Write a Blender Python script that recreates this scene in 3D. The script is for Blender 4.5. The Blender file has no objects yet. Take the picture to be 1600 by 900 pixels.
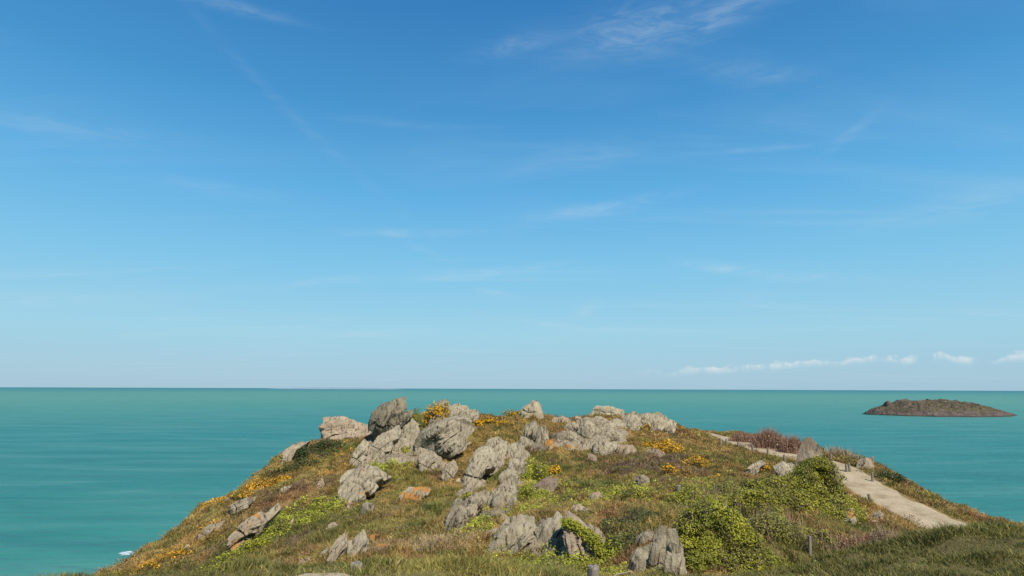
import bpy, math
import numpy as np
from mathutils import Vector

# ------------------------------------------------------------------ camera, sky, sun, exposure
scene = bpy.context.scene
COL = scene.collection
R = math.radians
EYE = 40.0                       # eye height above the sea, metres
F = 950.0                        # focal length in pixels of a 1600 px wide frame
PITCH = math.atan(157.0 / F)
ROLL = R(0.2)

cam = bpy.data.cameras.new('camera')
cam.sensor_width = 36.0
cam.lens = F / 1600.0 * 36.0
cam.clip_start = 0.1
cam.clip_end = 200000.0
camo = bpy.data.objects.new('camera', cam)
COL.objects.link(camo)
camo.location = (0, 0, EYE)
camo.rotation_euler = (math.pi / 2 + PITCH, 0, 0)
camo.rotation_mode = 'XYZ'
from mathutils import Matrix
camo.rotation_euler = (Matrix.Rotation(PITCH + math.pi / 2, 3, 'X') @ Matrix.Rotation(ROLL, 3, 'Z')).to_euler()
scene.camera = camo

SUN_AZ = R(152)                  # from +Y clockwise: behind the camera, to the right
SUN_EL = R(47)
sun = bpy.data.lights.new('sun', 'SUN')
sun.energy = 4.4
sun.angle = R(0.53)
sun.color = (1.0, 0.95, 0.87)
suno = bpy.data.objects.new('sun', sun)
COL.objects.link(suno)
sd = Vector((math.sin(SUN_AZ) * math.cos(SUN_EL), math.cos(SUN_AZ) * math.cos(SUN_EL), math.sin(SUN_EL)))
suno.rotation_euler = sd.to_track_quat('Z', 'Y').to_euler()
suno.location = (20, -30, 120)

vs = scene.view_settings
scene.display_settings.display_device = 'sRGB'
vs.view_transform = 'Standard'
vs.look = 'None'
vs.gamma = 1.0
vs.use_curve_mapping = False
vs.exposure = 0.35


class NT:
    """small helper for building node trees"""
    def __init__(self, tree):
        self.t = tree

    def n(self, kind, **kw):
        nd = self.t.nodes.new(kind)
        ins = kw.pop('ins', {})
        for k, v in kw.items():
            setattr(nd, k, v)
        for k, v in ins.items():
            if isinstance(v, bpy.types.NodeSocket):
                self.t.links.new(v, nd.inputs[k])
            else:
                nd.inputs[k].default_value = v
        return nd

    def math(self, op, a, b=0.0, c=None, clamp=False):
        nd = self.n('ShaderNodeMath', operation=op, use_clamp=clamp, ins={0: a, 1: b})
        if c is not None:
            if isinstance(c, bpy.types.NodeSocket):
                self.t.links.new(c, nd.inputs[2])
            else:
                nd.inputs[2].default_value = c
        return nd.outputs[0]

    def ramp(self, fac, stops, interp='LINEAR'):
        nd = self.n('ShaderNodeValToRGB', ins={0: fac})
        cr = nd.color_ramp
        cr.interpolation = interp
        while len(cr.elements) > 1:
            cr.elements.remove(cr.elements[-1])
        for i, (p, c) in enumerate(stops):
            e = cr.elements[0] if i == 0 else cr.elements.new(p)
            e.position = p
            e.color = tuple(c) + (1.0,) if len(c) == 3 else c
        return nd.outputs[0]

    def mix(self, fac, a, b, blend='MIX'):
        nd = self.n('ShaderNodeMix', data_type='RGBA', blend_type=blend)
        for idx, v in ((0, fac), (6, a), (7, b)):
            if isinstance(v, bpy.types.NodeSocket):
                self.t.links.new(v, nd.inputs[idx])
            else:
                nd.inputs[idx].default_value = v if idx == 0 else (tuple(v) + (1.0,) if len(v) == 3 else v)
        return nd.outputs[2]

    def noise(self, vec, scale, detail=4.0, rough=0.55, dist=0.0):
        nd = self.n('ShaderNodeTexNoise', ins={'Scale': scale, 'Detail': detail, 'Roughness': rough, 'Distortion': dist})
        if vec is not None:
            self.t.links.new(vec, nd.inputs['Vector'])
        return nd.outputs['Fac']

    def smooth(self, v, lo, hi):
        nd = self.n('ShaderNodeMapRange', interpolation_type='SMOOTHSTEP', ins={0: v, 1: lo, 2: hi, 3: 0.0, 4: 1.0})
        return nd.outputs[0]

    def link(self, a, b):
        self.t.links.new(a, b)


def build_world():
    w = bpy.data.worlds.new('World')
    scene.world = w
    w.use_nodes = True
    t = w.node_tree
    t.nodes.clear()
    N = NT(t)
    sky = N.n('ShaderNodeTexSky', sky_type='NISHITA')
    sky.sun_disc = False
    sky.sun_elevation = SUN_EL
    sky.sun_rotation = SUN_AZ
    sky.altitude = 40
    sky.air_density = 1.0
    sky.dust_density = 0.3
    sky.ozone_density = 2.5
    hs = N.n('ShaderNodeHueSaturation', ins={'Hue': 0.488, 'Saturation': 1.3, 'Value': 1.2, 'Color': sky.outputs[0]})
    base = hs.outputs[0]
    tc = N.n('ShaderNodeTexCoord')
    d = tc.outputs['Generated']
    sep = N.n('ShaderNodeSeparateXYZ', ins={0: d})
    x, y, z = sep.outputs
    # cirrus on a high flat layer: project the direction on to it
    zz = N.math('ADD', N.math('MAXIMUM', z, 0.0), 0.06)
    cx = N.math('DIVIDE', x, zz)
    cy = N.math('DIVIDE', y, zz)
    comb = N.n('ShaderNodeCombineXYZ', ins={0: cx, 1: cy, 2: 0.0})
    rot = N.n('ShaderNodeMapping', ins={0: comb.outputs[0], 'Rotation': (0, 0, R(24)), 'Scale': (0.36, 1.35, 1.0)})
    n1 = N.noise(rot.outputs[0], 1.25, 9, 0.6, 0.7)
    n2 = N.noise(comb.outputs[0], 0.42, 3, 0.5, 0.0)
    wisps = N.math('MULTIPLY', N.smooth(n1, 0.46, 0.80), N.smooth(n2, 0.40, 0.62))
    rot2 = N.n('ShaderNodeMapping', ins={0: comb.outputs[0], 'Rotation': (0, 0, R(-12)), 'Location': (3.1, 7.7, 0), 'Scale': (0.3, 2.2, 1.0)})
    n3 = N.noise(rot2.outputs[0], 0.8, 7, 0.62, 0.4)
    n4 = N.noise(comb.outputs[0], 0.25, 2, 0.5, 0.0)
    streaks = N.math('MULTIPLY', N.smooth(n3, 0.55, 0.75), N.smooth(n4, 0.42, 0.6))
    cir = N.math('ADD', N.math('MULTIPLY', wisps, 0.42), N.math('MULTIPLY', streaks, 0.40), clamp=True)
    el_ = N.math('ARCSINE', z)
    az_ = N.math('ARCTAN2', x, y)
    nv = N.n('ShaderNodeCombineXYZ', ins={0: N.math('MULTIPLY', az_, 12.0), 1: N.math('MULTIPLY', el_, 55.0), 2: 1.5})
    fib = N.noise(nv.outputs[0], 1.0, 7, 0.62, 0.8)
    fib = N.smooth(fib, 0.34, 0.72)
    acc = None
    for (px, py, rx, ry, tilt, amp) in [
            (1010, 38, 105, 26, .10, .42), (1130, 22, 90, 16, .15, .30), (790, 74, 52, 11, .15, .26), (330, 3, 95, 6, .0, .34), (930, 240, 60, 20, .0, .16),
            (925, 328, 95, 8, .12, .40), (640, 365, 85, 5, .05, .34), (655, 389, 34, 6, -.4, .22), (770, 425, 95, 5, .12, .44), (520, 440, 85, 5, .13, .26),
            (1122, 416, 44, 7, -.2, .50), (1265, 431, 75, 6, -.1, .34), (775, 458, 24, 4, -.15, .36), (918, 485, 16, 9, .3, .30), (860, 507, 62, 4, -.12, .32),
            (1010, 515, 95, 3, -.03, .32), (560, 523, 95, 5, .08, .28), (1185, 115, 85, 16, -.25, .16), (1180, 232, 95, 4, -.05, .20), (1330, 205, 40, 7, .6, .14),
            (440, 165, 190, 9, -.72, .09), (330, 295, 110, 10, .0, .13), (1160, 462, 40, 6, .0, .22), (640, 195, 110, 5, .0, .12), (80, 200, 130, 12, .1, .2), (1500, 320, 120, 14, .1, .22), (60, 470, 140, 8, .1, .25)]:
        u, v_ = (px - 800) / F, (450 - py) / F
        vec = Vector((u, math.cos(PITCH) - v_ * math.sin(PITCH), math.sin(PITCH) + v_ * math.cos(PITCH))).normalized()
        a0, e0 = math.atan2(vec.x, vec.y), math.asin(vec.z)
        k_ = math.cos(math.atan(u))
        du = N.math('SUBTRACT', az_, a0)
        dv = N.math('SUBTRACT', N.math('SUBTRACT', el_, e0), N.math('MULTIPLY', du, tilt))
        s1 = N.math('MULTIPLY', du, F / rx / k_ * 0.85)
        s2 = N.math('MULTIPLY', dv, F / ry * 0.85)
        e_ = N.math('ADD', N.math('MULTIPLY', s1, s1), N.math('MULTIPLY', s2, s2))
        g = N.math('MULTIPLY', N.math('POWER', 2.718, N.math('MULTIPLY', e_, -1.0)), amp)
        acc = g if acc is None else N.math('ADD', acc, g)
    cir = N.math('ADD', N.math('MULTIPLY', cir, 0.55), N.math('MULTIPLY', acc, N.math('ADD', N.math('MULTIPLY', fib, 0.62), 0.10)), clamp=True)
    # bank of small cumulus low over the sea on the right
    az = N.math('ARCTAN2', x, y)
    el = N.math('ARCSINE', z)
    v = N.n('ShaderNodeCombineXYZ', ins={0: N.math('MULTIPLY', az, 34.0), 1: N.math('MULTIPLY', el, 60.0), 2: 3.0})
    c1 = N.noise(v.outputs[0], 1.0, 7, 0.58, 0.1)
    topn = N.noise(N.n('ShaderNodeCombineXYZ', ins={0: N.math('MULTIPLY', az, 16.0), 1: 4.0, 2: 0.0}).outputs[0], 1.0, 2, 0.5)
    # top of the bank rises to the right
    ramp_az = N.smooth(az, 0.10, 0.55)
    ctop = N.math('ADD', N.math('ADD', N.math('MULTIPLY', ramp_az, 0.022), 0.030), N.math('MULTIPLY', N.math('SUBTRACT', topn, 0.5), 0.026))
    below = N.math('DIVIDE', N.math('SUBTRACT', ctop, el), 0.013)         # 0 at the top, 1 lower down
    puff = N.smooth(N.math('ADD', c1, N.math('MULTIPLY', N.math('SUBTRACT', N.math('MINIMUM', below, 1.0), 0.35), 0.36)), 0.50, 0.68)
    fade_base = N.smooth(below, 1.5, 0.35)
    cum = N.math('MULTIPLY', N.math('MULTIPLY', puff, fade_base), N.smooth(az, 0.16, 0.36))
    gate = N.smooth(N.noise(N.n('ShaderNodeCombineXYZ', ins={0: N.math('MULTIPLY', az, 21.0), 1: 9.0, 2: 0.0}).outputs[0], 1.0, 4, 0.6), 0.41, 0.54)
    cum = N.math('MULTIPLY', N.math('MULTIPLY', cum, gate), 0.85)
    # the blue of this day: deep overhead, pale towards the horizon (radiance, before the strength below)
    EXPO = 0.1 * 2 ** vs.exposure

    def lin(c):
        return tuple((((v / 255 + 0.055) / 1.055) ** 2.4 if v > 10 else v / 255 / 12.92) for v in c)
    stops = [(0.0, (158, 194, 214)), (0.02, (160, 197, 217)), (0.09, (157, 207, 228)), (0.19, (130, 197, 232)), (0.30, (100, 177, 227)), (0.43, (73, 149, 207)), (0.57, (56, 126, 189)), (0.8, (40, 98, 164)), (1.0, (34, 88, 154))]
    grad = N.ramp(N.math('MAXIMUM', z, 0.0), [(p, lin(c)) for p, c in stops])
    grad = N.n('ShaderNodeVectorMath', operation='SCALE', ins={0: grad, 'Scale': 1.0 / EXPO}).outputs[0]
    base = N.mix(0.95, base, grad)
    white = tuple(v / EXPO for v in lin((226, 232, 234)))
    cirw = tuple(v / EXPO for v in lin((205, 222, 232)))
    col = N.mix(cir, base, cirw)
    col = N.mix(cum, col, white)
    bg = N.n('ShaderNodeBackground', ins={0: col, 1: 0.1})
    out = N.n('ShaderNodeOutputWorld', ins={0: bg.outputs[0]})


build_world()

# ------------------------------------------------------------------ numeric helpers
rng = np.random.default_rng(11)


def hash3(ix, iy, iz, seed):
    h = (ix.astype(np.int64) * 374761393 + iy.astype(np.int64) * 668265263 + iz.astype(np.int64) * 2147483647 + seed * 974634777) & 0xFFFFFFFF
    h = ((h ^ (h >> 13)) * 1274126177) & 0xFFFFFFFF
    h = ((h ^ (h >> 16)) * 2246822519) & 0xFFFFFFFF
    h = h ^ (h >> 15)
    return (h & 0xFFFFFF) / float(0xFFFFFF)


def vnoise(p, seed=0):
    p = np.asarray(p, float)
    i = np.floor(p).astype(np.int64)
    f = p - i
    f = f * f * f * (f * (f * 6 - 15) + 10)
    r = 0.0
    for dx in (0, 1):
        wx = f[:, 0] if dx else 1 - f[:, 0]
        for dy in (0, 1):
            wy = f[:, 1] if dy else 1 - f[:, 1]
            for dz in (0, 1):
                wz = f[:, 2] if dz else 1 - f[:, 2]
                r = r + wx * wy * wz * hash3(i[:, 0] + dx, i[:, 1] + dy, i[:, 2] + dz, seed)
    return r


def fbm(p, oct=4, seed=0, gain=0.5):
    a, s, r, t = 1.0, 1.0, 0.0, 0.0
    for k in range(oct):
        r = r + a * vnoise(p * s, seed + k * 17)
        t += a
        a *= gain
        s *= 2.03
    return r / t


def fbm2(x, y, scale, oct=4, seed=0):
    return fbm(np.stack([x * scale, y * scale, np.full_like(x, 0.37)], 1), oct, seed)


cp, sp_ = math.cos(PITCH), math.sin(PITCH)
cr_, sr_ = math.cos(ROLL), math.sin(ROLL)


def ray(px, py):
    """direction (unit Y) of the ray through a pixel of the 1600x900 photograph"""
    u0, v0 = (np.asarray(px, float) - 800) / F, (450 - np.asarray(py, float)) / F
    u, v = u0 * cr_ - v0 * sr_, u0 * sr_ + v0 * cr_
    x, y, z = u, cp - v * sp_, sp_ + v * cp
    return np.stack([x / y, np.ones_like(y), z / y], -1)


def unproj(px, py, d):
    r = ray(px, py) * d
    r[..., 2] += EYE
    return r


# ------------------------------------------------------------------ object helpers
def tag(o, label=None, cat=None, group=None, kind=None):
    if label:
        o['label'] = label
    if cat:
        o['category'] = cat
    if group:
        o['group'] = group
    if kind:
        o['kind'] = kind
    return o


def mesh_np(name, verts, tris=None, quads=None, mat=None, smooth=False, colors=None):
    me = bpy.data.meshes.new(name)
    verts = np.asarray(verts, np.float32)
    loops, starts, totals = [], [], []
    off = 0
    for arr, k in ((tris, 3), (quads, 4)):
        if arr is None or len(arr) == 0:
            continue
        arr = np.asarray(arr, np.int32)
        loops.append(arr.ravel())
        starts.append(off + np.arange(len(arr), dtype=np.int32) * k)
        totals.append(np.full(len(arr), k, np.int32))
        off += arr.size
    loops = np.concatenate(loops)
    starts = np.concatenate(starts)
    me.vertices.add(len(verts))
    me.vertices.foreach_set('co', verts.ravel())
    me.loops.add(len(loops))
    me.loops.foreach_set('vertex_index', loops)
    me.polygons.add(len(starts))
    me.polygons.foreach_set('loop_start', starts)
    me.update(calc_edges=True)
    me.polygons.foreach_set('use_smooth', np.full(len(starts), smooth, bool))
    if colors is not None:
        a = me.color_attributes.new('tint', 'FLOAT_COLOR', 'POINT')
        c = np.ones((len(verts), 4), np.float32)
        c[:, :3] = colors
        a.data.foreach_set('color', c.ravel())
    if mat:
        me.materials.append(mat)
    me.validate()
    return me


def obj(name, me, parent=None, loc=None):
    o = bpy.data.objects.new(name, me)
    COL.objects.link(o)
    if parent:
        o.parent = parent
    if loc is not None:
        o.location = loc
    return o


def empty(name, loc):
    o = bpy.data.objects.new(name, None)
    o.empty_display_size = 0.2
    COL.objects.link(o)
    o.location = loc
    return o


# ------------------------------------------------------------------ materials
def new_mat(name):
    m = bpy.data.materials.new(name)
    m.use_nodes = True
    m.node_tree.nodes.clear()
    return m, NT(m.node_tree)


def finish(N, shader):
    N.n('ShaderNodeOutputMaterial', ins={0: shader})


def mat_leaf(name, transl=0.25, rough=0.6):
    """foliage: the colour of every leaf or blade is stored on it"""
    m, N = new_mat(name)
    at = N.n('ShaderNodeAttribute', attribute_name='tint')
    df = N.n('ShaderNodeBsdfPrincipled', ins={'Base Color': at.outputs[0], 'Roughness': rough, 'Specular IOR Level': 0.25})
    tr = N.n('ShaderNodeBsdfTranslucent', ins={0: at.outputs[0]})
    mx = N.n('ShaderNodeMixShader', ins={0: transl, 1: df.outputs[0], 2: tr.outputs[0]})
    finish(N, mx.outputs[0])
    return m


def mat_soil():
    m, N = new_mat('soil')
    geo = N.n('ShaderNodeNewGeometry')
    p = geo.outputs['Position']
    at = N.n('ShaderNodeAttribute', attribute_name='tint')
    n1 = N.noise(p, 3.0, 8, 0.65)
    n2 = N.noise(p, 18.0, 5, 0.6)
    soil = N.ramp(n1, [(0.3, (0.10, 0.068, 0.035)), (0.55, (0.20, 0.14, 0.065)), (0.75, (0.30, 0.22, 0.11))])
    c = N.mix(0.55, soil, at.outputs[0])
    c = N.mix(N.math('MULTIPLY', n2, 0.4), c, (0.10, 0.08, 0.03))
    b = N.n('ShaderNodeBump', ins={'Strength': 0.8, 'Distance': 0.08, 'Height': N.math('ADD', n1, N.math('MULTIPLY', n2, 0.5))})
    s = N.n('ShaderNodeBsdfPrincipled', ins={'Base Color': c, 'Roughness': 0.95, 'Specular IOR Level': 0.1, 'Normal': b.outputs[0]})
    finish(N, s.outputs[0])
    return m


def mat_path():
    m, N = new_mat('sandy_gravel')
    geo = N.n('ShaderNodeNewGeometry')
    p = geo.outputs['Position']
    n1 = N.noise(p, 0.7, 6, 0.6)
    n2 = N.noise(p, 9.0, 6, 0.7)
    c = N.ramp(n1, [(0.3, (0.26, 0.19, 0.11)), (0.46, (0.40, 0.315, 0.195)), (0.6, (0.45, 0.36, 0.235)), (0.75, (0.52, 0.425, 0.29))])
    c = N.mix(N.smooth(n2, 0.48, 0.66), c, (0.27, 0.205, 0.13))
    b = N.n('ShaderNodeBump', ins={'Strength': 0.6, 'Distance': 0.05, 'Height': n2})
    s = N.n('ShaderNodeBsdfPrincipled', ins={'Base Color': c, 'Roughness': 0.95, 'Specular IOR Level': 0.1, 'Normal': b.outputs[0]})
    finish(N, s.outputs[0])
    return m


def mat_rock(name='lichen_rock', dark=False):
    m, N = new_mat(name)
    tc = N.n('ShaderNodeTexCoord')
    geo = N.n('ShaderNodeNewGeometry')
    p = geo.outputs['Position']
    lich = N.n('ShaderNodeAttribute', attribute_type='OBJECT', attribute_name='lichen').outputs['Fac']
    tone = N.n('ShaderNodeAttribute', attribute_type='OBJECT', attribute_name='tone').outputs['Fac']
    warm = N.n('ShaderNodeAttribute', attribute_type='OBJECT', attribute_name='warm').outputs['Fac']
    lean = N.n('ShaderNodeMapping', ins={0: p, 'Rotation': (0, R(32), R(10)), 'Scale': (2.6, 1.2, 0.5)})
    nb = N.noise(p, 0.9, 7, 0.62, 0.2)
    ns = N.noise(lean.outputs[0], 2.2, 7, 0.68, 0.5)
    nf = N.noise(p, 14.0, 6, 0.75)
    nm = N.noise(p, 4.0, 6, 0.7, 0.4)
    base = N.ramp(N.math('ADD', N.math('MULTIPLY', nb, 0.5), N.math('MULTIPLY', ns, 0.5)),
                  [(0.30, (0.145, 0.112, 0.072)), (0.43, (0.28, 0.228, 0.15)), (0.56, (0.40, 0.335, 0.225)), (0.75, (0.49, 0.42, 0.295))])
    base = N.mix(N.math('MULTIPLY', warm, 0.75), base, (0.40, 0.27, 0.185))
    # pale crust lichen, dark specks, black bedding streaks: lichen plus crevice dark put into the colour
    base = N.mix(N.math('MULTIPLY', N.smooth(nm, 0.54, 0.68), 0.6), base, (0.50, 0.45, 0.33))
    base = N.mix(N.math('MULTIPLY', N.smooth(nf, 0.56, 0.70), 0.75), base, (0.075, 0.065, 0.05))
    base = N.mix(N.math('MULTIPLY', N.smooth(ns, 0.46, 0.36), 0.85), base, (0.045, 0.038, 0.03))
    # greenish algae
    base = N.mix(N.math('MULTIPLY', N.smooth(N.noise(p, 1.7, 5, 0.6), 0.55, 0.72), 0.35), base, (0.19, 0.185, 0.085))
    # orange lichen, only where the stone carries it
    on = N.noise(p, 1.3, 6, 0.6, 0.3)
    thr = N.math('SUBTRACT', 0.80, N.math('MULTIPLY', lich, 0.36))
    om = N.smooth(N.math('SUBTRACT', on, thr), 0.0, 0.05)
    base = N.mix(N.math('MULTIPLY', om, 0.9), base, N.mix(nf, (0.50, 0.20, 0.03), (0.42, 0.22, 0.07)))
    # overall tone of the single stone
    base = N.mix(1.0, base, N.n('ShaderNodeCombineXYZ', ins={0: tone, 1: tone, 2: tone}).outputs[0], 'MULTIPLY')
    h = N.math('ADD', N.math('MULTIPLY', ns, 1.0), N.math('MULTIPLY', nf, 0.35))
    b = N.n('ShaderNodeBump', ins={'Strength': 1.0, 'Distance': 0.16, 'Height': h})
    s = N.n('ShaderNodeBsdfPrincipled', ins={'Base Color': base, 'Roughness': 0.92, 'Specular IOR Level': 0.15, 'Normal': b.outputs[0]})
    finish(N, s.outputs[0])
    return m


def mat_wood():
    m, N = new_mat('weathered_wood')
    tc = N.n('ShaderNodeTexCoord')
    mp = N.n('ShaderNodeMapping', ins={0: tc.outputs['Object'], 'Scale': (30, 30, 3)})
    n = N.noise(mp.outputs[0], 1.0, 6, 0.6)
    c = N.ramp(n, [(0.3, (0.11, 0.088, 0.066)), (0.55, (0.24, 0.20, 0.155)), (0.8, (0.36, 0.31, 0.25))])
    b = N.n('ShaderNodeBump', ins={'Strength': 0.6, 'Distance': 0.01, 'Height': n})
    s = N.n('ShaderNodeBsdfPrincipled', ins={'Base Color': c, 'Roughness': 0.85, 'Specular IOR Level': 0.2, 'Normal': b.outputs[0]})
    finish(N, s.outputs[0])
    return m


def mat_rope():
    m, N = new_mat('rope')
    tc = N.n('ShaderNodeTexCoord')
    n = N.noise(tc.outputs['Object'], 60.0, 4, 0.6)
    c = N.ramp(n, [(0.3, (0.26, 0.21, 0.14)), (0.7, (0.42, 0.36, 0.26))])
    s = N.n('ShaderNodeBsdfPrincipled', ins={'Base Color': c, 'Roughness': 0.9})
    finish(N, s.outputs[0])
    return m


def mat_sea():
    m, N = new_mat('sea_water')
    geo = N.n('ShaderNodeNewGeometry')
    p = geo.outputs['Position']
    sep = N.n('ShaderNodeSeparateXYZ', ins={0: p})
    x, y, _ = sep.outputs
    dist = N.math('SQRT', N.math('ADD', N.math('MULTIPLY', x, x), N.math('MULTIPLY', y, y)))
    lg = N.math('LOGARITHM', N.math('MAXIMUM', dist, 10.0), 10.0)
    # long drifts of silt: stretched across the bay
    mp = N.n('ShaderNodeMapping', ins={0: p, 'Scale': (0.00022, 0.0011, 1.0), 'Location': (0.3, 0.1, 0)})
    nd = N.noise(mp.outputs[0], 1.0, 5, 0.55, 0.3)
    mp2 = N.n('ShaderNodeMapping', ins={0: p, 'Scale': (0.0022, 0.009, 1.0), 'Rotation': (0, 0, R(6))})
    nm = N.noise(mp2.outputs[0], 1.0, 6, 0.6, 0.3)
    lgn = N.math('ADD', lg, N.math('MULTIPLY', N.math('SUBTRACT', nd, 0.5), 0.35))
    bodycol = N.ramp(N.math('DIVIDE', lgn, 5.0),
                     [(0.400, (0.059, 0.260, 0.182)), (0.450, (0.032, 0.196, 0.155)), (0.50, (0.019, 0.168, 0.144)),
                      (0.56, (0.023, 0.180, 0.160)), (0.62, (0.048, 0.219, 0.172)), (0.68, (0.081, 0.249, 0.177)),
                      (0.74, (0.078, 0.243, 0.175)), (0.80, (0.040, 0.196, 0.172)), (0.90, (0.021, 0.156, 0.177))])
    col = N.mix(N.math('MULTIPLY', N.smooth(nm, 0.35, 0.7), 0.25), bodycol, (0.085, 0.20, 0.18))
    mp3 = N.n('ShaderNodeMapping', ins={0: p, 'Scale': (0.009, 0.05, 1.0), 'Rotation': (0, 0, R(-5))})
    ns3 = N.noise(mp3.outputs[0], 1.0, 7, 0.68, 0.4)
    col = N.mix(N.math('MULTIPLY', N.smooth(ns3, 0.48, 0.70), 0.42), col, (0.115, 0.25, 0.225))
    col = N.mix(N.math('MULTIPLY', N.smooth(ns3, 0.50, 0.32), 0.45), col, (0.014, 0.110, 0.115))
    # wavelets
    w1 = N.n('ShaderNodeMapping', ins={0: p, 'Scale': (0.10, 0.24, 1.0), 'Rotation': (0, 0, R(-14))})
    h1 = N.noise(w1.outputs[0], 1.0, 5, 0.6, 0.2)
    w2 = N.n('ShaderNodeMapping', ins={0: p, 'Scale': (0.02, 0.055, 1.0), 'Rotation': (0, 0, R(9))})
    h2 = N.noise(w2.outputs[0], 1.0, 4, 0.6, 0.2)
    b = N.n('ShaderNodeBump', ins={'Strength': 0.8, 'Distance': 2.6, 'Height': N.math('ADD', N.math('MULTIPLY', h1, 0.5), N.math('MULTIPLY', h2, 1.3))})
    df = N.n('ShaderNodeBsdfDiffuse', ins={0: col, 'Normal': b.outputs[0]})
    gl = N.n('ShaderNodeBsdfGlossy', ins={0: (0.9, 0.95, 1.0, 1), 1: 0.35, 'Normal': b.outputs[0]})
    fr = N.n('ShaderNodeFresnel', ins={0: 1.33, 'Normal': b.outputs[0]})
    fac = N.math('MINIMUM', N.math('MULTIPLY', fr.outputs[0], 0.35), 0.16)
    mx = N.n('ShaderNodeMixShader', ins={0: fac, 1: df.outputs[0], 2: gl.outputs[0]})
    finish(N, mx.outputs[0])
    return m


def mat_plain(name, c, rough=0.9, nscale=2.0, c2=None):
    m, N = new_mat(name)
    geo = N.n('ShaderNodeNewGeometry')
    n = N.noise(geo.outputs['Position'], nscale, 6, 0.65)
    col = N.ramp(n, [(0.3, c), (0.7, c2 or c)])
    s = N.n('ShaderNodeBsdfPrincipled', ins={'Base Color': col, 'Roughness': rough, 'Specular IOR Level': 0.15})
    finish(N, s.outputs[0])
    return m


M_SOIL, M_PATH, M_ROCK, M_WOOD, M_ROPE, M_SEA = mat_soil(), mat_path(), mat_rock(), mat_wood(), mat_rope(), mat_sea()
M_GRASS, M_LEAF, M_PETAL = mat_leaf('grass_blades', 0.3), mat_leaf('ivy_leaves', 0.22, 0.5), mat_leaf('gorse_petals', 0.15)
M_TWIG = mat_leaf('dry_twigs', 0.0, 0.9)
M_FOAM = mat_plain('sea_foam', (0.34, 0.46, 0.46), 0.8, 1.5, (0.62, 0.67, 0.67))

# ------------------------------------------------------------------ the terrain
# points on the ground as read off the photograph: pixel x, pixel y, distance in metres
GP = [
    # near grassy bank along the bottom of the picture
    (-200, 945, 11), (0, 925, 12), (100, 915, 12), (200, 906, 12), (330, 895, 12), (450, 889, 12), (555, 893, 9.5), (620, 888, 12), (760, 884, 12.5),
    (850, 897, 12.5), (900, 901, 12), (945, 912, 11), (1000, 924, 11), (1080, 924, 11), (1150, 918, 13), (1230, 884, 14), (1300, 871, 14.5),
    (1400, 855, 15), (1500, 847, 15), (1600, 846, 15), (1800, 850, 15),
    (400, 945, 8), (900, 955, 8), (1150, 960, 8.5), (1400, 920, 9), (1600, 900, 9), (1250, 915, 11), (1400, 885, 12),
    # foot of the hill
    (230, 897, 37), (300, 895, 34), (380, 885, 31), (480, 882, 27), (560, 878, 26), (620, 856, 29), (700, 846, 30), (770, 852, 28),
    (850, 868, 25), (850, 812, 31), (905, 800, 31), (960, 840, 28), (965, 890, 22), (990, 832, 27), (1015, 850, 24), (1000, 905, 19),
    (1045, 905, 18), (1045, 822, 23), (1120, 800, 27), (1120, 895, 20), (1200, 880, 25), (1180, 830, 28),
    # middle of the hill
    (450, 810, 40), (400, 838, 37), (350, 862, 35), (560, 795, 42), (650, 775, 45), (700, 795, 40), (750, 800, 38), (830, 785, 42),
    (900, 770, 44), (950, 795, 36), (1000, 770, 40), (1060, 757, 39), (1000, 745, 47), (1100, 742, 47), (1040, 702, 58), (950, 712, 57),
    (870, 722, 55), (870, 692, 60), (780, 692, 58), (700, 725, 54), (600, 745, 50), (530, 765, 47), (500, 735, 53), (560, 712, 57),
    (590, 692, 60), (640, 660, 65), (760, 657, 66), (900, 662, 67), (1000, 680, 64), (1080, 686, 66), (1150, 720, 57), (1100, 720, 54),
    (1180, 738, 51), (1130, 775, 40), (1200, 765, 42), (1250, 790, 40), (620, 800, 38), (520, 830, 34), (650, 828, 33),
    # the crest
    (640, 648, 68), (700, 648, 69), (740, 645, 70), (800, 645, 71), (850, 650, 72), (900, 648, 72), (960, 646, 72), (930, 646, 70), (950, 645, 70), (985, 652, 69), (1000, 653, 69), (1022, 655, 68.8), (1040, 660, 68.5),
    (1080, 672, 71), (1105, 679, 74), (575, 690, 66), (540, 690, 64),
    # left silhouette
    (205, 890, 38), (250, 862, 40), (300, 828, 43), (345, 792, 46), (385, 768, 49), (430, 738, 52), (470, 700, 57), (500, 689, 60),
    # right of the path
    (1330, 805, 43), (1390, 818, 41), (1340, 832, 36), (1250, 855, 31), (1390, 842, 31), (1300, 840, 33),
    (1160, 688, 74), (1230, 694, 69), (1290, 712, 64), (1330, 722, 60), (1365, 738, 56.5), (1400, 758, 53), (1500, 806, 47), (1600, 855, 42),
]
PATH_PX = [(1090, 676.5, 82), (1124, 685, 74.5), (1163, 695, 69.8), (1203, 706, 65.6), (1240, 714, 62.4), (1276, 720, 60.2), (1308, 730, 57.6), (1335, 747, 54.4),
           (1366, 769.5, 50.7), (1400, 786, 47.8), (1450, 808, 44.5), (1510, 838, 40.5), (1580, 876, 36.5)]
PATH_HW = 1.95
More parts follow.
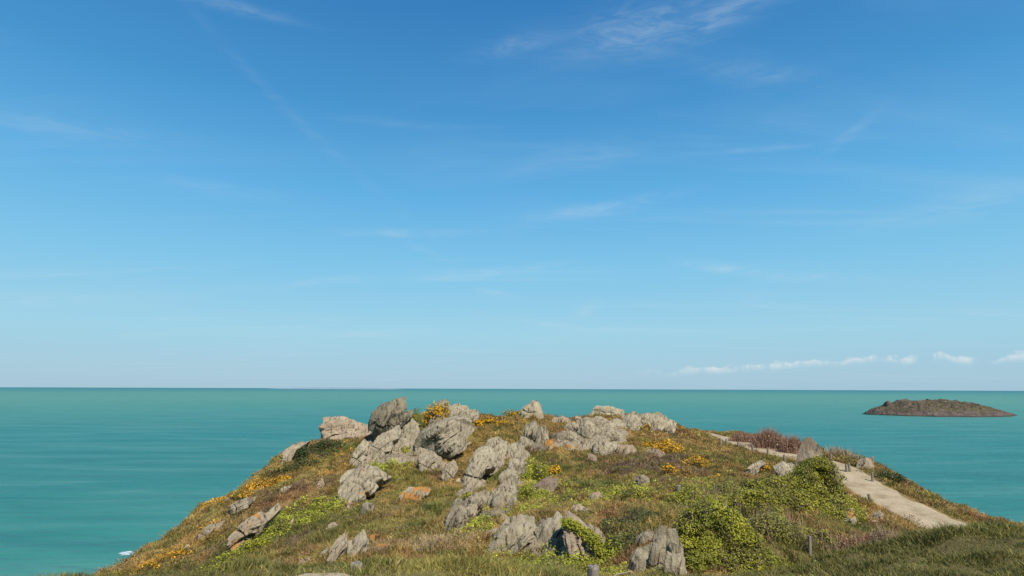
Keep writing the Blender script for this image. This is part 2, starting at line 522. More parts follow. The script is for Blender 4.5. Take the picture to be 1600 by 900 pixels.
# free points: x, y, z below or above the eye
FREE = [(0, -40, -1.5), (-40, -40, -3), (50, -40, -2), (0, -8, -1.6), (0, 1.5, -1.72), (-5, 1, -1.8), (5, 1, -1.8), (-12, 2, -2.4), (12, 2, -2.0), (0, 4.2, -1.85),
        (-2.26, 8.9, -3.05), (-1.2, 8.8, -2.95), (-3.4, 8.8, -3.1), (3, 5.5, -2.2), (25, 0, -2.0), (40, 5, -3.5), (-30, 2, -4.5), (30, 14, -3.6), (22, 15, -3.6),
        (-14, 19, -8.5), (-8, 19, -7.4), (0, 18.5, -7.2), (5, 18.5, -7.5), (9, 19.5, -7.4), (15, 21, -7.6), (22, 24, -8.0), (34, 26, -8.8), (44, 24, -9),
        (-22, 24, -10.5), (-30, 14, -8), (-26, 31, -12), (40, 34, -10.5)]


def chaikin(pts, k=3):
    pts = np.asarray(pts, float)
    for _ in range(k):
        q = np.empty((2 * len(pts) - 2, pts.shape[1]))
        q[0::2] = pts[:-1] * 0.75 + pts[1:] * 0.25
        q[1::2] = pts[:-1] * 0.25 + pts[1:] * 0.75
        pts = np.vstack([pts[:1], q, pts[-1:]])
    return pts


gp = np.array(GP, float)
G3 = unproj(gp[:, 0], gp[:, 1], gp[:, 2][:, None])
pp = np.array(PATH_PX, float)
P3 = chaikin(unproj(pp[:, 0], pp[:, 1], pp[:, 2][:, None]), 3)
crest_back = []
for (px, py, d) in [g for g in GP if g[2] >= 64 and g[0] < 1060]:
    q = unproj(px, py, d)
    crest_back.append((q[0] * 1.07, q[1] + 5.0, q[2] - 1.0 - 0.02 * 5))
    crest_back.append((q[0] * 1.15, q[1] + 12.0, q[2] - 5.0))
fr = np.array(FREE, float)
fr[:, 2] += EYE
near_path = np.array([[0.3, 1.0, EYE - 1.72], [-0.6, 3.5, EYE - 1.78], [-1.25, 5.2, EYE - 1.83], [-1.6, 6.15, EYE - 1.89], [-1.95, 6.6, EYE - 1.925], [-2.7, 6.5, EYE - 2.06], [-4.2, 6.1, EYE - 2.38], [-7.0, 5.5, EYE - 2.9]])
CTRL = np.vstack([G3, P3[::3], np.array(crest_back), fr, near_path[1:]])
# plan of the headland: beyond this outline the ground breaks off to the sea
EDGE_PX = [(205, 888, 38), (262, 855, 41), (345, 790, 46), (430, 735, 52), (470, 697, 57), (503, 688, 60), (545, 690, 68), (575, 680, 72), (640, 660, 77), (740, 650, 79), (850, 650, 80), (960, 650, 80),
           (1040, 660, 80), (1085, 672, 84), (1115, 676, 86), (1150, 679, 80), (1250, 690, 68.5), (1293, 705, 64.5), (1352, 716, 60.5), (1374, 738, 57), (1404, 752, 54), (1500, 800, 48), (1600, 850, 43)]
ed = np.array(EDGE_PX, float)
E2 = unproj(ed[:, 0], ed[:, 1], ed[:, 2][:, None])[:, :2]
E2 = np.vstack([E2, [(45, 36), (52, 20), (62, 0), (62, -60), (-62, -60), (-50, -4), (-40, 12), (-32, 25)]])


def rbf_fit(c, z, lam=0.12):
    n = len(c)
    r = np.linalg.norm(c[:, None] - c[None], axis=2)
    A = np.zeros((n + 3, n + 3))
    A[:n, :n] = -np.sqrt(r * r + 0.6) + lam * np.eye(n)
    A[:n, n] = 1
    A[:n, n + 1:] = c
    A[n, :n] = 1
    A[n + 1:, :n] = c.T
    b = np.zeros(n + 3)
    b[:n] = z
    return np.linalg.lstsq(A, b, rcond=None)[0]


COEF = rbf_fit(CTRL[:, :2], CTRL[:, 2])


def rbf_eval(q):
    out = np.empty(len(q))
    n = len(CTRL)
    for s in range(0, len(q), 20000):
        k = q[s:s + 20000]
        r = np.linalg.norm(k[:, None] - CTRL[None, :, :2], axis=2)
        out[s:s + 20000] = -np.sqrt(r * r + 0.6) @ COEF[:n] + COEF[n] + k @ COEF[n + 1:]
    return out


def seg_dist(q, poly, closed=False):
    """distance to a polyline and the interpolated third value at the nearest point"""
    best = np.full(len(q), 1e9)
    val = np.zeros(len(q))
    m = len(poly) if closed else len(poly) - 1
    for i in range(m):
        a, b = poly[i], poly[(i + 1) % len(poly)]
        ab = b[:2] - a[:2]
        t = np.clip(((q - a[:2]) @ ab) / (ab @ ab + 1e-9), 0, 1)
        d = np.linalg.norm(q - (a[:2] + t[:, None] * ab), axis=1)
        upd = d < best
        best[upd] = d[upd]
        if len(a) > 2:
            val[upd] = (a[2] + t * (b[2] - a[2]))[upd]
    return best, val


def inside(q, poly):
    c = np.zeros(len(q), bool)
    j = len(poly) - 1
    for i in range(len(poly)):
        xi, yi = poly[i]
        xj, yj = poly[j]
        hit = ((yi > q[:, 1]) != (yj > q[:, 1])) & (q[:, 0] < (xj - xi) * (q[:, 1] - yi) / (yj - yi + 1e-12) + xi)
        c ^= hit
        j = i
    return c


def blur(a, k):
    w = np.exp(-0.5 * (np.arange(-3 * k, 3 * k + 1) / k) ** 2)
    w /= w.sum()
    p = np.pad(a, 3 * k, mode='edge')
    p = np.apply_along_axis(lambda v: np.convolve(v, w, 'valid'), 0, p)
    return np.apply_along_axis(lambda v: np.convolve(v, w, 'valid'), 1, p)


X0, X1, Y0, Y1, ST = -110.0, 120.0, -46.0, 130.0, 0.25
gx = np.arange(X0, X1 + 1e-6, ST)
gy = np.arange(Y0, Y1 + 1e-6, ST)
NX, NY = len(gx), len(gy)
# coarse evaluation, then bilinear refinement
cx_ = np.arange(X0, X1 + 1e-6, 1.0)
cy_ = np.arange(Y0, Y1 + 1e-6, 1.0)
CX, CY = np.meshgrid(cx_, cy_)
zc = rbf_eval(np.stack([CX.ravel(), CY.ravel()], 1)).reshape(CX.shape)


def bilin(grid, xs0, ys0, step, x, y):
    u = np.clip((x - xs0) / step, 0, grid.shape[1] - 1.001)
    v = np.clip((y - ys0) / step, 0, grid.shape[0] - 1.001)
    i, j = u.astype(int), v.astype(int)
    fu, fv = u - i, v - j
    return (grid[j, i] * (1 - fu) * (1 - fv) + grid[j, i + 1] * fu * (1 - fv) + grid[j + 1, i] * (1 - fu) * fv + grid[j + 1, i + 1] * fu * fv)


GX, GY = np.meshgrid(gx, gy)
Q = np.stack([GX.ravel(), GY.ravel()], 1)
Zt = bilin(zc, X0, Y0, 1.0, Q[:, 0], Q[:, 1])
Zt = blur(Zt.reshape(NY, NX), 3).ravel()
# humps and hollows
hump = (fbm2(Q[:, 0], Q[:, 1], 0.22, 3, 3) - 0.5) * 0.85 + (fbm2(Q[:, 0], Q[:, 1], 0.9, 4, 5) - 0.5) * 0.85 + (fbm2(Q[:, 0], Q[:, 1], 1.7, 3, 6) - 0.5) * 0.3
pd, pz = seg_dist(Q, P3)
npd, npz = seg_dist(Q, near_path)
dd = np.hypot(Q[:, 0], Q[:, 1])
calm = np.clip((dd - 3) / 25, 0.12, 1)
calm = calm * np.clip(1 - (dd - 56) / 14, 0.4, 1)
calm = calm * np.clip((pd - 1.5) / 2.5, 0.0, 1)
Zt = Zt + hump * calm
k = np.clip((3.6 - pd) / 1.7, 0, 1)
k = k * k * (3 - 2 * k)
Zt = Zt * (1 - k) + pz * k
k2 = np.clip((0.85 - npd) / 0.4, 0, 1)
k2 = k2 * k2 * (3 - 2 * k2)
Zt = Zt * (1 - k2) + npz * k2
# cliff
ins = inside(Q, E2)
ed_d, _ = seg_dist(Q, E2, True)
out_d = np.where(ins, -ed_d, ed_d)
warp = (fbm2(Q[:, 0], Q[:, 1], 0.16, 4, 9) - 0.5) * 2.4
od = np.maximum(out_d + np.where(out_d > 0.3, warp * np.clip(out_d / 4, 0, 1), 0), 0)
drop = np.where(od < 6, 0.115 * od * od, 0.115 * 36 + (od - 6) * 1.38)
crag = (fbm2(Q[:, 0], Q[:, 1], 0.35, 5, 21) - 0.5) * 7.0 * np.clip(od / 9, 0, 1)
Zt = Zt - drop + crag
Zt = np.maximum(Zt, -8.0)
ZG = Zt.reshape(NY, NX)
OUT = out_d.reshape(NY, NX)
PD = np.minimum(pd, npd + 1.6).reshape(NY, NX)


def ground(x, y):
    return bilin(ZG, X0, Y0, ST, np.asarray(x, float), np.asarray(y, float))


def cast(px, py, d0=9.0, d1=125.0):
    """distance along Y at which the ray through a pixel meets the ground (None when it passes over)"""
    r = ray(px, py)
    ds = np.arange(d0, d1, 0.08)
    z = EYE + r[2] * ds
    g = ground(r[0] * ds, ds)
    hit = np.nonzero(z < g)[0]
    return None if len(hit) == 0 else float(ds[hit[0]])


# ------------------------------------------------------------------ vegetation zones (world space)
PAL = dict(
    dry=((0.45, 0.295, 0.10), (0.32, 0.205, 0.07)), olive=((0.28, 0.23, 0.055), (0.205, 0.172, 0.045)),
    green=((0.17, 0.185, 0.045), (0.125, 0.14, 0.038)), ivy=((0.38, 0.38, 0.036), (0.20, 0.22, 0.03)),
    heather=((0.245, 0.165, 0.10), (0.165, 0.110, 0.07)), gorse=((0.60, 0.32, 0.016), (0.34, 0.185, 0.03)),
    dark=((0.075, 0.085, 0.022), (0.105, 0.10, 0.034)), rust=((0.34, 0.18, 0.075), (0.245, 0.13, 0.056)),
    straw=((0.48, 0.36, 0.19), (0.36, 0.265, 0.135)), bank=((0.125, 0.12, 0.030), (0.175, 0.15, 0.042)),
    redtwig=((0.26, 0.13, 0.09), (0.185, 0.10, 0.07)))
ZT = list(PAL)
# pixel x, y, half width, half height, slope (screen, up to the right), kind, strength
ZB = [
    (388, 862, 55, 16, .5, 'ivy', 2.4), (432, 832, 50, 14, .6, 'ivy', 2.6), (490, 795, 40, 10, .5, 'ivy', 2.0), (465, 815, 45, 10, .6, 'ivy', 1.6),
    (545, 770, 25, 10, .4, 'ivy', 1.2), (590, 752, 30, 8, .3, 'green', 1.4), (560, 800, 50, 10, .4, 'green', 1.6), (600, 830, 50, 10, .3, 'green', 1.4),
    (640, 815, 60, 12, .4, 'olive', 1.4), (690, 805, 40, 14, .4, 'green', 1.2), (740, 840, 30, 12, 0, 'ivy', 1.4), (860, 768, 40, 12, .2, 'ivy', 0.55),
    (905, 780, 50, 12, .1, 'ivy', 0.5), (840, 745, 22, 14, 0, 'ivy', 1.2), (990, 770, 40, 9, .1, 'ivy', 0.75), (940, 760, 50, 8, 0, 'green', 1.2),
    (830, 775, 28, 14, 0, 'ivy', 0.5), (900, 735, 45, 10, 0, 'green', 1.3), (880, 720, 40, 10, 0, 'olive', 1.0), (780, 750, 22, 14, .5, 'green', 1.6),
    (655, 705, 20, 12, .5, 'ivy', 1.5), (600, 730, 26, 7, 0, 'ivy', 1.6), (640, 745, 40, 12, 0, 'olive', 1.0), (650, 725, 30, 10, 0, 'heather', 1.4),
    (690, 742, 30, 8, 0, 'heather', 1.5), (470, 765, 55, 9, .45, 'heather', 2.0), (400, 812, 40, 9, .6, 'heather', 1.2), (340, 870, 40, 8, .5, 'heather', 2.2),
    (455, 850, 22, 10, .4, 'heather', 1.6), (530, 770, 30, 7, .3, 'heather', 1.2), (275, 868, 42, 6, .6, 'gorse', 0.83), (330, 828, 30, 6, .6, 'gorse', 0.50),
    (240, 884, 30, 6, .6, 'gorse', 0.88), (375, 772, 36, 6, .5, 'gorse', 0.88), (420, 758, 24, 5, .5, 'gorse', 0.50), (500, 740, 30, 6, .3, 'gorse', 0.39),
    (520, 718, 26, 4, .3, 'gorse', 0.33), (545, 710, 26, 4, .3, 'gorse', 0.28), (345, 838, 24, 4, .5, 'gorse', 0.50),
    (500, 706, 34, 8, .6, 'dark', 2.4), (455, 733, 25, 7, .7, 'dark', 1.6), (545, 698, 26, 7, .1, 'green', 1.8), (480, 740, 40, 8, .5, 'olive', 1.0),
    (760, 672, 60, 8, 0, 'dry', 1.4), (830, 658, 60, 6, 0, 'dry', 1.5), (775, 658, 40, 6, 0, 'gorse', 0.55), (870, 652, 30, 5, 0, 'rust', 0.8), (900, 655, 35, 6, 0, 'heather', 0.9),
    (790, 675, 40, 9, 0, 'olive', 0.8), (990, 730, 60, 10, 0, 'heather', 1.4), (1040, 730, 40, 10, 0, 'heather', 1.5), (930, 735, 30, 10, 0, 'rust', 0.9),
    (1030, 685, 50, 8, 0, 'dry', 1.4), (1090, 697, 35, 8, -.2, 'dry', 1.8), (1130, 715, 45, 10, -.3, 'olive', 2.2), (1165, 726, 25, 7, -.3, 'green', 1.4), (1060, 680, 40, 8, 0, 'rust', 0.8),
    (1035, 700, 24, 6, 0, 'gorse', 0.66), (1090, 724, 26, 6, 0, 'gorse', 0.66), (1045, 737, 20, 5, 0, 'gorse', 0.50), (1115, 747, 25, 5, 0, 'rust', 1.5), (1080, 745, 30, 6, 0, 'heather', 1.2),
    (1000, 790, 60, 6, .4, 'dry', 1.4), (1010, 775, 50, 5, .5, 'olive', 1.6), (950, 810, 30, 8, 0, 'rust', 1.8), (1060, 790, 40, 16, 0, 'ivy', 0.55), (1030, 800, 30, 10, .3, 'olive', 1.2),
    (1110, 770, 50, 12, 0, 'ivy', 0.55), (1160, 760, 40, 10, 0, 'olive', 1.2), (1190, 748, 30, 7, 0, 'rust', 1.2), (980, 850, 30, 25, 0, 'dark', 1.6), (1005, 812, 20, 8, 0, 'dark', 2.0),
    (680, 852, 70, 10, 0, 'straw', 1.4), (720, 840, 30, 8, 0, 'straw', 1.2), (620, 862, 30, 10, 0, 'rust', 1.0), (470, 870, 40, 8, .2, 'rust', 1.0),
    (850, 764, 20, 10, .5, 'rust', 1.6), (740, 672, 25, 4, 0, 'rust', 0.8), (700, 690, 40, 8, .5, 'dry', 0.8), (720, 712, 40, 8, .4, 'dry', 1.0),
    (1340, 800, 40, 10, -.3, 'dry', 1.5), (1340, 845, 50, 10, 0, 'redtwig', 1.6), (1380, 830, 30, 10, 0, 'olive', 1.2), (1345, 823, 20, 6, 0, 'green', 1.8),
    (1180, 690, 60, 5, .0, 'redtwig', 1.4), (1310, 712, 40, 6, -.2, 'olive', 1.6), (1230, 845, 40, 20, 0, 'heather', 1.4), (1210, 800, 30, 20, 0, 'rust', 0.7),
    (300, 850, 70, 16, .6, 'dry', 1.6), (420, 790, 60, 10, .5, 'rust', 1.2), (520, 730, 50, 8, .4, 'dry', 1.4), (560, 720, 40, 8, .2, 'olive', 1.2), (680, 770, 50, 12, .4, 'olive', 1.2), (700, 760, 30, 8, .4, 'dry', 1.2),
    (620, 775, 40, 8, .3, 'green', 1.0), (1130, 760, 50, 8, 0, 'ivy', 0.5), (960, 745, 50, 8, 0, 'olive', 1.2), (800, 800, 40, 10, 0, 'ivy', 0.6),
    # the near bank
    (330, 890, 170, 9, 0, 'bank', 3.0), (700, 884, 90, 9, 0, 'olive', 2.0), (650, 890, 40, 8, 0, 'straw', 0.8), (870, 886, 70, 10, 0, 'ivy', 1.6), (860, 878, 60, 8, 0, 'green', 1.5),
    (1270, 875, 120, 9, .22, 'bank', 3.2), (1420, 850, 120, 9, .15, 'bank', 3.0), (1340, 890, 80, 12, 0, 'olive', 1.6), (1370, 880, 40, 8, 0, 'green', 2.0), (1300, 892, 40, 8, 0, 'straw', 0.7),
]
ZW = []
for (px, py, rx, ry, sl, kd, st) in ZB:
    c = cast(px, py, 9.0)
    if c is None:
        continue
    a, b = cast(px, py - ry, 9.0), cast(px, py + ry, 9.0)
    c3 = unproj(px, py, c)
    rxm = rx / F * c
    rym = max(0.5, min(7.0, 0.5 * ((a or c + 4) - (b or c - 2))))
    # the axis running up to the right on the screen leads away from the viewer on the ground
    ZW.append((c3[0], c3[1], rxm, min(rym, rxm * 2.2), sl * 1.6, ZT.index(kd), st))


def zone_weights(x, y):
    w = np.zeros((len(x), len(ZT)))
    n1, n2, n3 = fbm2(x, y, 0.42, 5, 31), fbm2(x, y, 0.36, 5, 41), fbm2(x, y, 0.7, 5, 51)
    n4 = fbm2(x, y, 0.55, 5, 61)
    w[:, ZT.index('dry')] = 0.50 + 4.0 * np.maximum(n1 - 0.47, 0)
    w[:, ZT.index('straw')] = 0.10 + 4.0 * np.maximum(n1 - 0.58, 0)
    w[:, ZT.index('olive')] = 0.42 + 4.0 * np.maximum(n2 - 0.48, 0)
    w[:, ZT.index('green')] = 0.05 + 5.0 * np.maximum(n3 - 0.54, 0)
    w[:, ZT.index('heather')] = 3.4 * np.maximum(n4 - 0.55, 0)
    w[:, ZT.index('rust')] = 0.20 + 5.0 * np.maximum(0.44 - n2, 0)
    w[:, ZT.index('ivy')] = 2.6 * np.maximum(0.40 - n3, 0)
    dn = np.hypot(x, y)
    nr_ = np.clip((17.5 - dn) / 2.0, 0, 1)
    w *= (1 - 0.5 * nr_)[:, None]
    side = np.clip((np.abs(x - 0.6) - 2.6) / 1.5, 0, 1)
    w[:, ZT.index('bank')] += nr_ * (0.25 + 3.2 * side * np.clip((dn - 9.5) / 2.0, 0.3, 1))
    w[:, ZT.index('green')] += nr_ * 0.5
    wx = x + (fbm2(x, y, 0.6, 3, 71) - 0.5) * 2.2
    wy = y + (fbm2(x, y, 0.6, 3, 81) - 0.5) * 3.6
    mot = {z_: np.clip(3.2 * (fbm2(x, y, 0.8, 4, 200 + i_ * 7) - 0.5) + 0.75, 0.06, 1.7) for i_, z_ in enumerate(ZT)}
    for (cx, cy, rx, ry, sl, kd, st) in ZW:
        dx, dy = wx - cx, wy - cy
        e = np.exp(-1.1 * ((dx / rx) ** 2 + ((dy - sl * dx) / ry) ** 2))
        w[:, kd] += st * 1.7 * e * mot[ZT[kd]]
    return w


def zone_pick(x, y):
    w = zone_weights(x, y) ** 2.4
    c = np.cumsum(w, 1)
    u = rng.random(len(x)) * c[:, -1]
    return (u[:, None] > c).sum(1).clip(0, len(ZT) - 1)


PA = np.array([PAL[z][0] for z in ZT])
PB = np.array([PAL[z][1] for z in ZT])


def zone_colour(kd, jit=0.18):
    t = rng.random((len(kd), 1))
    c = PA[kd] * t + PB[kd] * (1 - t)
    return c * (1 + jit * rng.standard_normal((len(kd), 1))).clip(0.5, 1.6)


# the ground mesh
sel = (Q[:, 1] > 0) & (out_d < 12)
gw = np.zeros((len(Q), len(ZT)))
gw[:, 0] = 1
gw[sel] = zone_weights(Q[sel, 0], Q[sel, 1]) ** 2.4
gcol = ((gw / gw.sum(1, keepdims=True)) @ (0.5 * PA + 0.5 * PB))
rocky = np.clip((out_d - 1.0) / 5, 0, 1)[:, None]
gcol = gcol * (1 - rocky) + rocky * np.array([0.20, 0.165, 0.12])
keep = (ZG > -6)
cellk = keep[:-1, :-1] | keep[1:, :-1] | keep[:-1, 1:] | keep[1:, 1:]
jj, ii = np.nonzero(cellk)
a_ = jj * NX + ii
quads = np.stack([a_, a_ + 1, a_ + 1 + NX, a_ + NX], 1)
used = np.unique(quads)
remap = np.full(NX * NY, -1, np.int64)
remap[used] = np.arange(len(used))
gv = np.stack([Q[:, 0], Q[:, 1], Zt], 1)[used]
ter = obj('headland_ground', mesh_np('headland_ground', gv, quads=remap[quads], mat=M_SOIL, smooth=True, colors=gcol[used]))
tag(ter, kind='structure')

# ------------------------------------------------------------------ the sea: one sheet to the horizon
rad = np.concatenate([[0.0], np.geomspace(30, 60000, 90)])
th = np.linspace(0, 2 * math.pi, 181)[:-1]
sv = [(0, 0, 0)]
for r_ in rad[1:]:
    sv += [(r_ * math.cos(t_), r_ * math.sin(t_), 0.0) for t_ in th]
st3 = [(0, 1 + i, 1 + (i + 1) % 180) for i in range(180)]
sq = []
for k_ in range(len(rad) - 2):
    o0, o1 = 1 + k_ * 180, 1 + (k_ + 1) * 180
    sq += [(o0 + i, o1 + i, o1 + (i + 1) % 180, o0 + (i + 1) % 180) for i in range(180)]
tag(obj('sea', mesh_np('sea', sv, tris=st3, quads=sq, mat=M_SEA)), kind='structure')


# ------------------------------------------------------------------ paths
def ribbon(line, hw, lift, seed):
    line = np.asarray(line)
    tg = np.gradient(line[:, :2], axis=0)
    tg /= np.linalg.norm(tg, axis=1)[:, None]
    nr = np.stack([tg[:, 1], -tg[:, 0]], 1)
    s = np.concatenate([[0], np.cumsum(np.linalg.norm(np.diff(line[:, :2], axis=0), axis=1))])
    m = max(40, int(s[-1] / 0.25))
    si = np.linspace(0, s[-1], m)
    L = np.stack([np.interp(si, s, line[:, k_]) for k_ in range(2)], 1)
    Nn = np.stack([np.interp(si, s, nr[:, k_]) for k_ in range(2)], 1)
    cols = 15
    V = []
    for c in range(cols):
        e = -1 + 2 * c / (cols - 1)
        wob = 1 + 0.22 * (fbm(np.stack([si * 0.7, np.full(m, 5.0 if e > 0 else 9.0), np.zeros(m)], 1), 3, seed) - 0.5) * 2
        xy = L + Nn * (e * hw * wob)[:, None]
        z = ground(xy[:, 0], xy[:, 1]) + lift * (1 - abs(e) ** 6) - 0.03 * abs(e) ** 6
        V.append(np.column_stack([xy, z]))
    V = np.stack(V, 1).reshape(-1, 3)
    qd = [(r_ * cols + c, r_ * cols + c + 1, (r_ + 1) * cols + c + 1, (r_ + 1) * cols + c) for r_ in range(m - 1) for c in range(cols - 1)]
    return V, qd


V, qd = ribbon(P3, PATH_HW, 0.035, 3)
tag(obj('sandy_path', mesh_np('sandy_path', V, quads=qd, mat=M_PATH, smooth=True)), kind='structure')
V, qd = ribbon(chaikin(near_path, 3), 0.36, 0.03, 7)
tag(obj('viewpoint_path', mesh_np('viewpoint_path', V, quads=qd, mat=M_PATH, smooth=True)), kind='structure')

# ------------------------------------------------------------------ rocks
ROCKV = {}
ROCKPLAN = []       # x, y, radius: where ground cover does not grow


OUTCROP = 'rocks of the tall outcrop at the left end of the crest'
CHAIN = 'rocks of the long broken outcrop below the crest'
SLOPE = 'slabs breaking through the left slope'
TOP = 'rocks along the skyline of the crest'
BOTTOM = 'rocks at the foot of the hill'
MID = 'ribs of grey rock running down the middle of the hill'
GULLY = 'upright slabs in the gully'
EAST = 'rocks beside the sandy path'
GROW = {OUTCROP: 1.12, CHAIN: 1.19, MID: 1.16, TOP: 1.12, GULLY: 1.1, BOTTOM: 1.09, SLOPE: 1.06, EAST: 1.05}


def cells(p, seed):
    """broken blocks: every cell is a tilted facet at its own height"""
    i = np.floor(p).astype(np.int64)
    best = np.full(len(p), 1e9)
    val = np.zeros(len(p))
    for dx in (-1, 0, 1):
        for dy in (-1, 0, 1):
            for dz in (-1, 0, 1):
                a, b, c = i[:, 0] + dx, i[:, 1] + dy, i[:, 2] + dz
                q = np.stack([a + hash3(a, b, c, seed), b + hash3(a, b, c, seed + 1), c + hash3(a, b, c, seed + 2)], 1)
                d = p - q
                e = (d * d).sum(1)
                u = e < best
                if not u.any():
                    continue
                h = hash3(a, b, c, seed + 3)
                g = np.stack([hash3(a, b, c, seed + 6), hash3(a, b, c, seed + 7), hash3(a, b, c, seed + 8)], 1) - 0.5
                v = (h - 0.5) + (d * g).sum(1) * 0.9
                best[u] = e[u]
                val[u] = v[u]
    return val


def size_hint(a, b):
    return math.sqrt(a * b)


def make_rock(label, poly, d=None, lean=0.35, thick=0.8, box=4.2, lichen=0.0, warm=0.0, tone=0.92, strata=60.0, crack=1.0, group=None, name='rock', cat='rock', rough=1.0, seed=None, res=(96, 52), dd_=0.0, sink=0.24):
    poly = np.array(poly, float)
    sd_ = seed if seed is not None else int(poly[:, 0].mean() * 7 + poly[:, 1].mean() * 13) % 9973
    lr = np.random.default_rng(sd_)
    cxp = 0.5 * (poly[:, 0].min() + poly[:, 0].max())
    yb, yt = poly[:, 1].max(), poly[:, 1].min()
    if d is None:
        d = cast(cxp, yb - 0.12 * (yb - yt), 9.0 if yb < 872 else 15.5) or 60.0
    d = d + dd_
    # let the foot run a little into the ground
    ymid = 0.5 * (yb + yt)
    poly = poly.copy()
    poly[:, 1] += np.where(poly[:, 1] > ymid, sink * (poly[:, 1] - ymid) * 2, 0)
    if sink > 0:        # the foot must reach the ground
        q = unproj(cxp, yb, d)
        gap = (q[2] - float(ground(q[0], q[1]))) / d * F
        if gap < 0:
            d = min(d, (cast(cxp, yb - 2, 15.5 if yb >= 872 else 9.0) or d) + 0.25 * thick)
        if gap > 0:
            gap = min(gap + 3, 28)
            poly[:, 1] += np.where(poly[:, 1] > ymid, gap * (poly[:, 1] - ymid) / max(yb - ymid, 1), 0)
    if sink > 0.05:
        d += 0.30 * thick * min(poly[:, 0].max() - poly[:, 0].min(), yb - yt) / F * d
    pc = np.array([cxp, 0.5 * (poly[:, 1].max() + poly[:, 1].min())])
    poly = pc + (poly - pc) * GROW.get(group, 1.06)
    wm = (poly[:, 0].max() - poly[:, 0].min()) / F * d
    hm = (yb - yt) / F * d
    T = thick * min(wm, hm)
    r0 = ray(cxp, yb)
    h = np.array([r0[0], 1.0, 0.0])
    h /= np.linalg.norm(h)
    D = np.array([h[0], h[1], -lean])
    D /= np.linalg.norm(D)
    Rt = np.array([h[1], -h[0], 0.0])
    U = np.cross(Rt, D)
    C = unproj(cxp, yb, d)
    dirs = ray(poly[:, 0], poly[:, 1])
    O = np.array([0, 0, EYE])
    tt = ((C - O) @ D) / (dirs @ D)
    pts = O + dirs * tt[:, None]
    A = (pts - C) @ Rt
    B = (pts - C) @ U
    ca, cb = A.mean(), B.mean()
    # area centroid is steadier for uneven outlines
    x_, y_ = A, B
    xn, yn = np.roll(A, -1), np.roll(B, -1)
    cr = x_ * yn - xn * y_
    ar = cr.sum() / 2
    if abs(ar) > 1e-6:
        ca, cb = ((x_ + xn) * cr).sum() / (6 * ar), ((y_ + yn) * cr).sum() / (6 * ar)
    nth, nph = res
    if res == (96, 52) and size_hint(wm, hm) > 1.2:
        nth, nph = 150, 84
    ths = np.linspace(0, 2 * math.pi, nth, endpoint=False)
    Rr = np.zeros(nth)
    for i in range(len(A)):
        ax, ay = A[i] - ca, B[i] - cb
        bx, by = A[(i + 1) % len(A)] - ca, B[(i + 1) % len(A)] - cb
        ex, ey = bx - ax, by - ay
        den = np.cos(ths) * ey - np.sin(ths) * ex
        with np.errstate(divide='ignore', invalid='ignore'):
            t1 = (ax * ey - ay * ex) / den
            s1 = (ax * np.sin(ths) - ay * np.cos(ths)) / den
        ok = (s1 >= -1e-6) & (s1 <= 1 + 1e-6) & (t1 > 0) & np.isfinite(t1)
        Rr = np.where(ok, np.maximum(Rr, t1), Rr)
    Rr = np.where(Rr <= 0, 0.3 * min(wm, hm), Rr)
    ro_ = fbm(np.stack([np.cos(ths) * 2.6 + sd_, np.sin(ths) * 2.6, np.zeros(nth)], 1), 4, sd_, 0.65) - 0.5
    Rr = Rr * (1 + 0.26 * rough * ro_)
    phs = np.linspace(0, math.pi, nph)
    rho = (np.sin(phs) ** box + np.abs(np.cos(phs)) ** box) ** (-1 / box)
    sp = np.clip(rho * np.sin(phs), 0, 1)
    cq = rho * np.cos(phs)
    TH, PH = np.meshgrid(ths, phs)
    RR = Rr[None, :] * sp[:, None]
    lx = RR * np.cos(TH)
    ly = RR * np.sin(TH)
    lz = -(T * 0.62) * np.repeat(cq[:, None], nth, 1)        # front is negative
    lz = np.where(lz > 0, lz * 1.25, lz)
    L = np.stack([lx.ravel(), ly.ravel(), lz.ravel()], 1)
    size = math.sqrt(wm * hm)
    # broken faces: cut with planes that look mostly to the front and up
    for _ in range(14):
        n_ = np.array([lr.uniform(-1.0, 1.0), lr.uniform(-0.35, 1.2), -lr.uniform(0.6, 1.5)])
        n_ /= np.linalg.norm(n_)
        sup = (L @ n_).max()
        off = sup * lr.uniform(0.55, 0.88)
        over = np.maximum(L @ n_ - off, 0)
        L[:, 2] = np.where(over > 0, np.minimum(L[:, 2] + over / abs(n_[2]) * 0.95, np.maximum(L[:, 2], T * 0.12)), L[:, 2])
        L[:, :2] -= over[:, None] * n_[None, :2] * 0.06
    W = C + (ca + L[:, :1]) * Rt + (cb + L[:, 1:2]) * U + L[:, 2:3] * D
    # outward direction
    nrm = L / np.array([wm * 0.5, hm * 0.5, T * 0.6 + 1e-6])
    nrm = nrm / (np.linalg.norm(nrm, axis=1)[:, None] + 1e-9)
    NW = nrm[:, :1] * Rt + nrm[:, 1:2] * U + nrm[:, 2:3] * D
    front = np.clip(-nrm[:, 2] * 1.4 + 0.25, 0.12, 1)
    sz = max(size, 0.5)
    sa = math.radians(strata + lr.uniform(-8, 8))
    al = L[:, 0] * math.cos(sa) + L[:, 1] * math.sin(sa)
    ac = -L[:, 0] * math.sin(sa) + L[:, 1] * math.cos(sa) + L[:, 2] * 0.35
    f1 = (fbm(W / sz * 1.7 + sd_, 3, sd_) - 0.5) * 0.11 * size
    cw = np.stack([al / size * 0.9, ac / size * 4.2, L[:, 2] / size * 2.0], 1) + sd_ * 0.37
    blk = cells(cw, sd_) * 0.125 * size + cells(cw * 2.6 + 5.1, sd_ + 4) * 0.045 * size
    f2 = (fbm(W * 1.6 / (sz ** 0.35) + sd_, 5, sd_ + 3, 0.58) - 0.5) * 0.10 * size ** 0.75
    # bedding: ribs along one direction in the face, with open joints between
    sn = vnoise(np.stack([ac / size * 4.2 + sd_, al / size * 0.7, L[:, 2] / size * 1.0], 1), sd_ + 5)
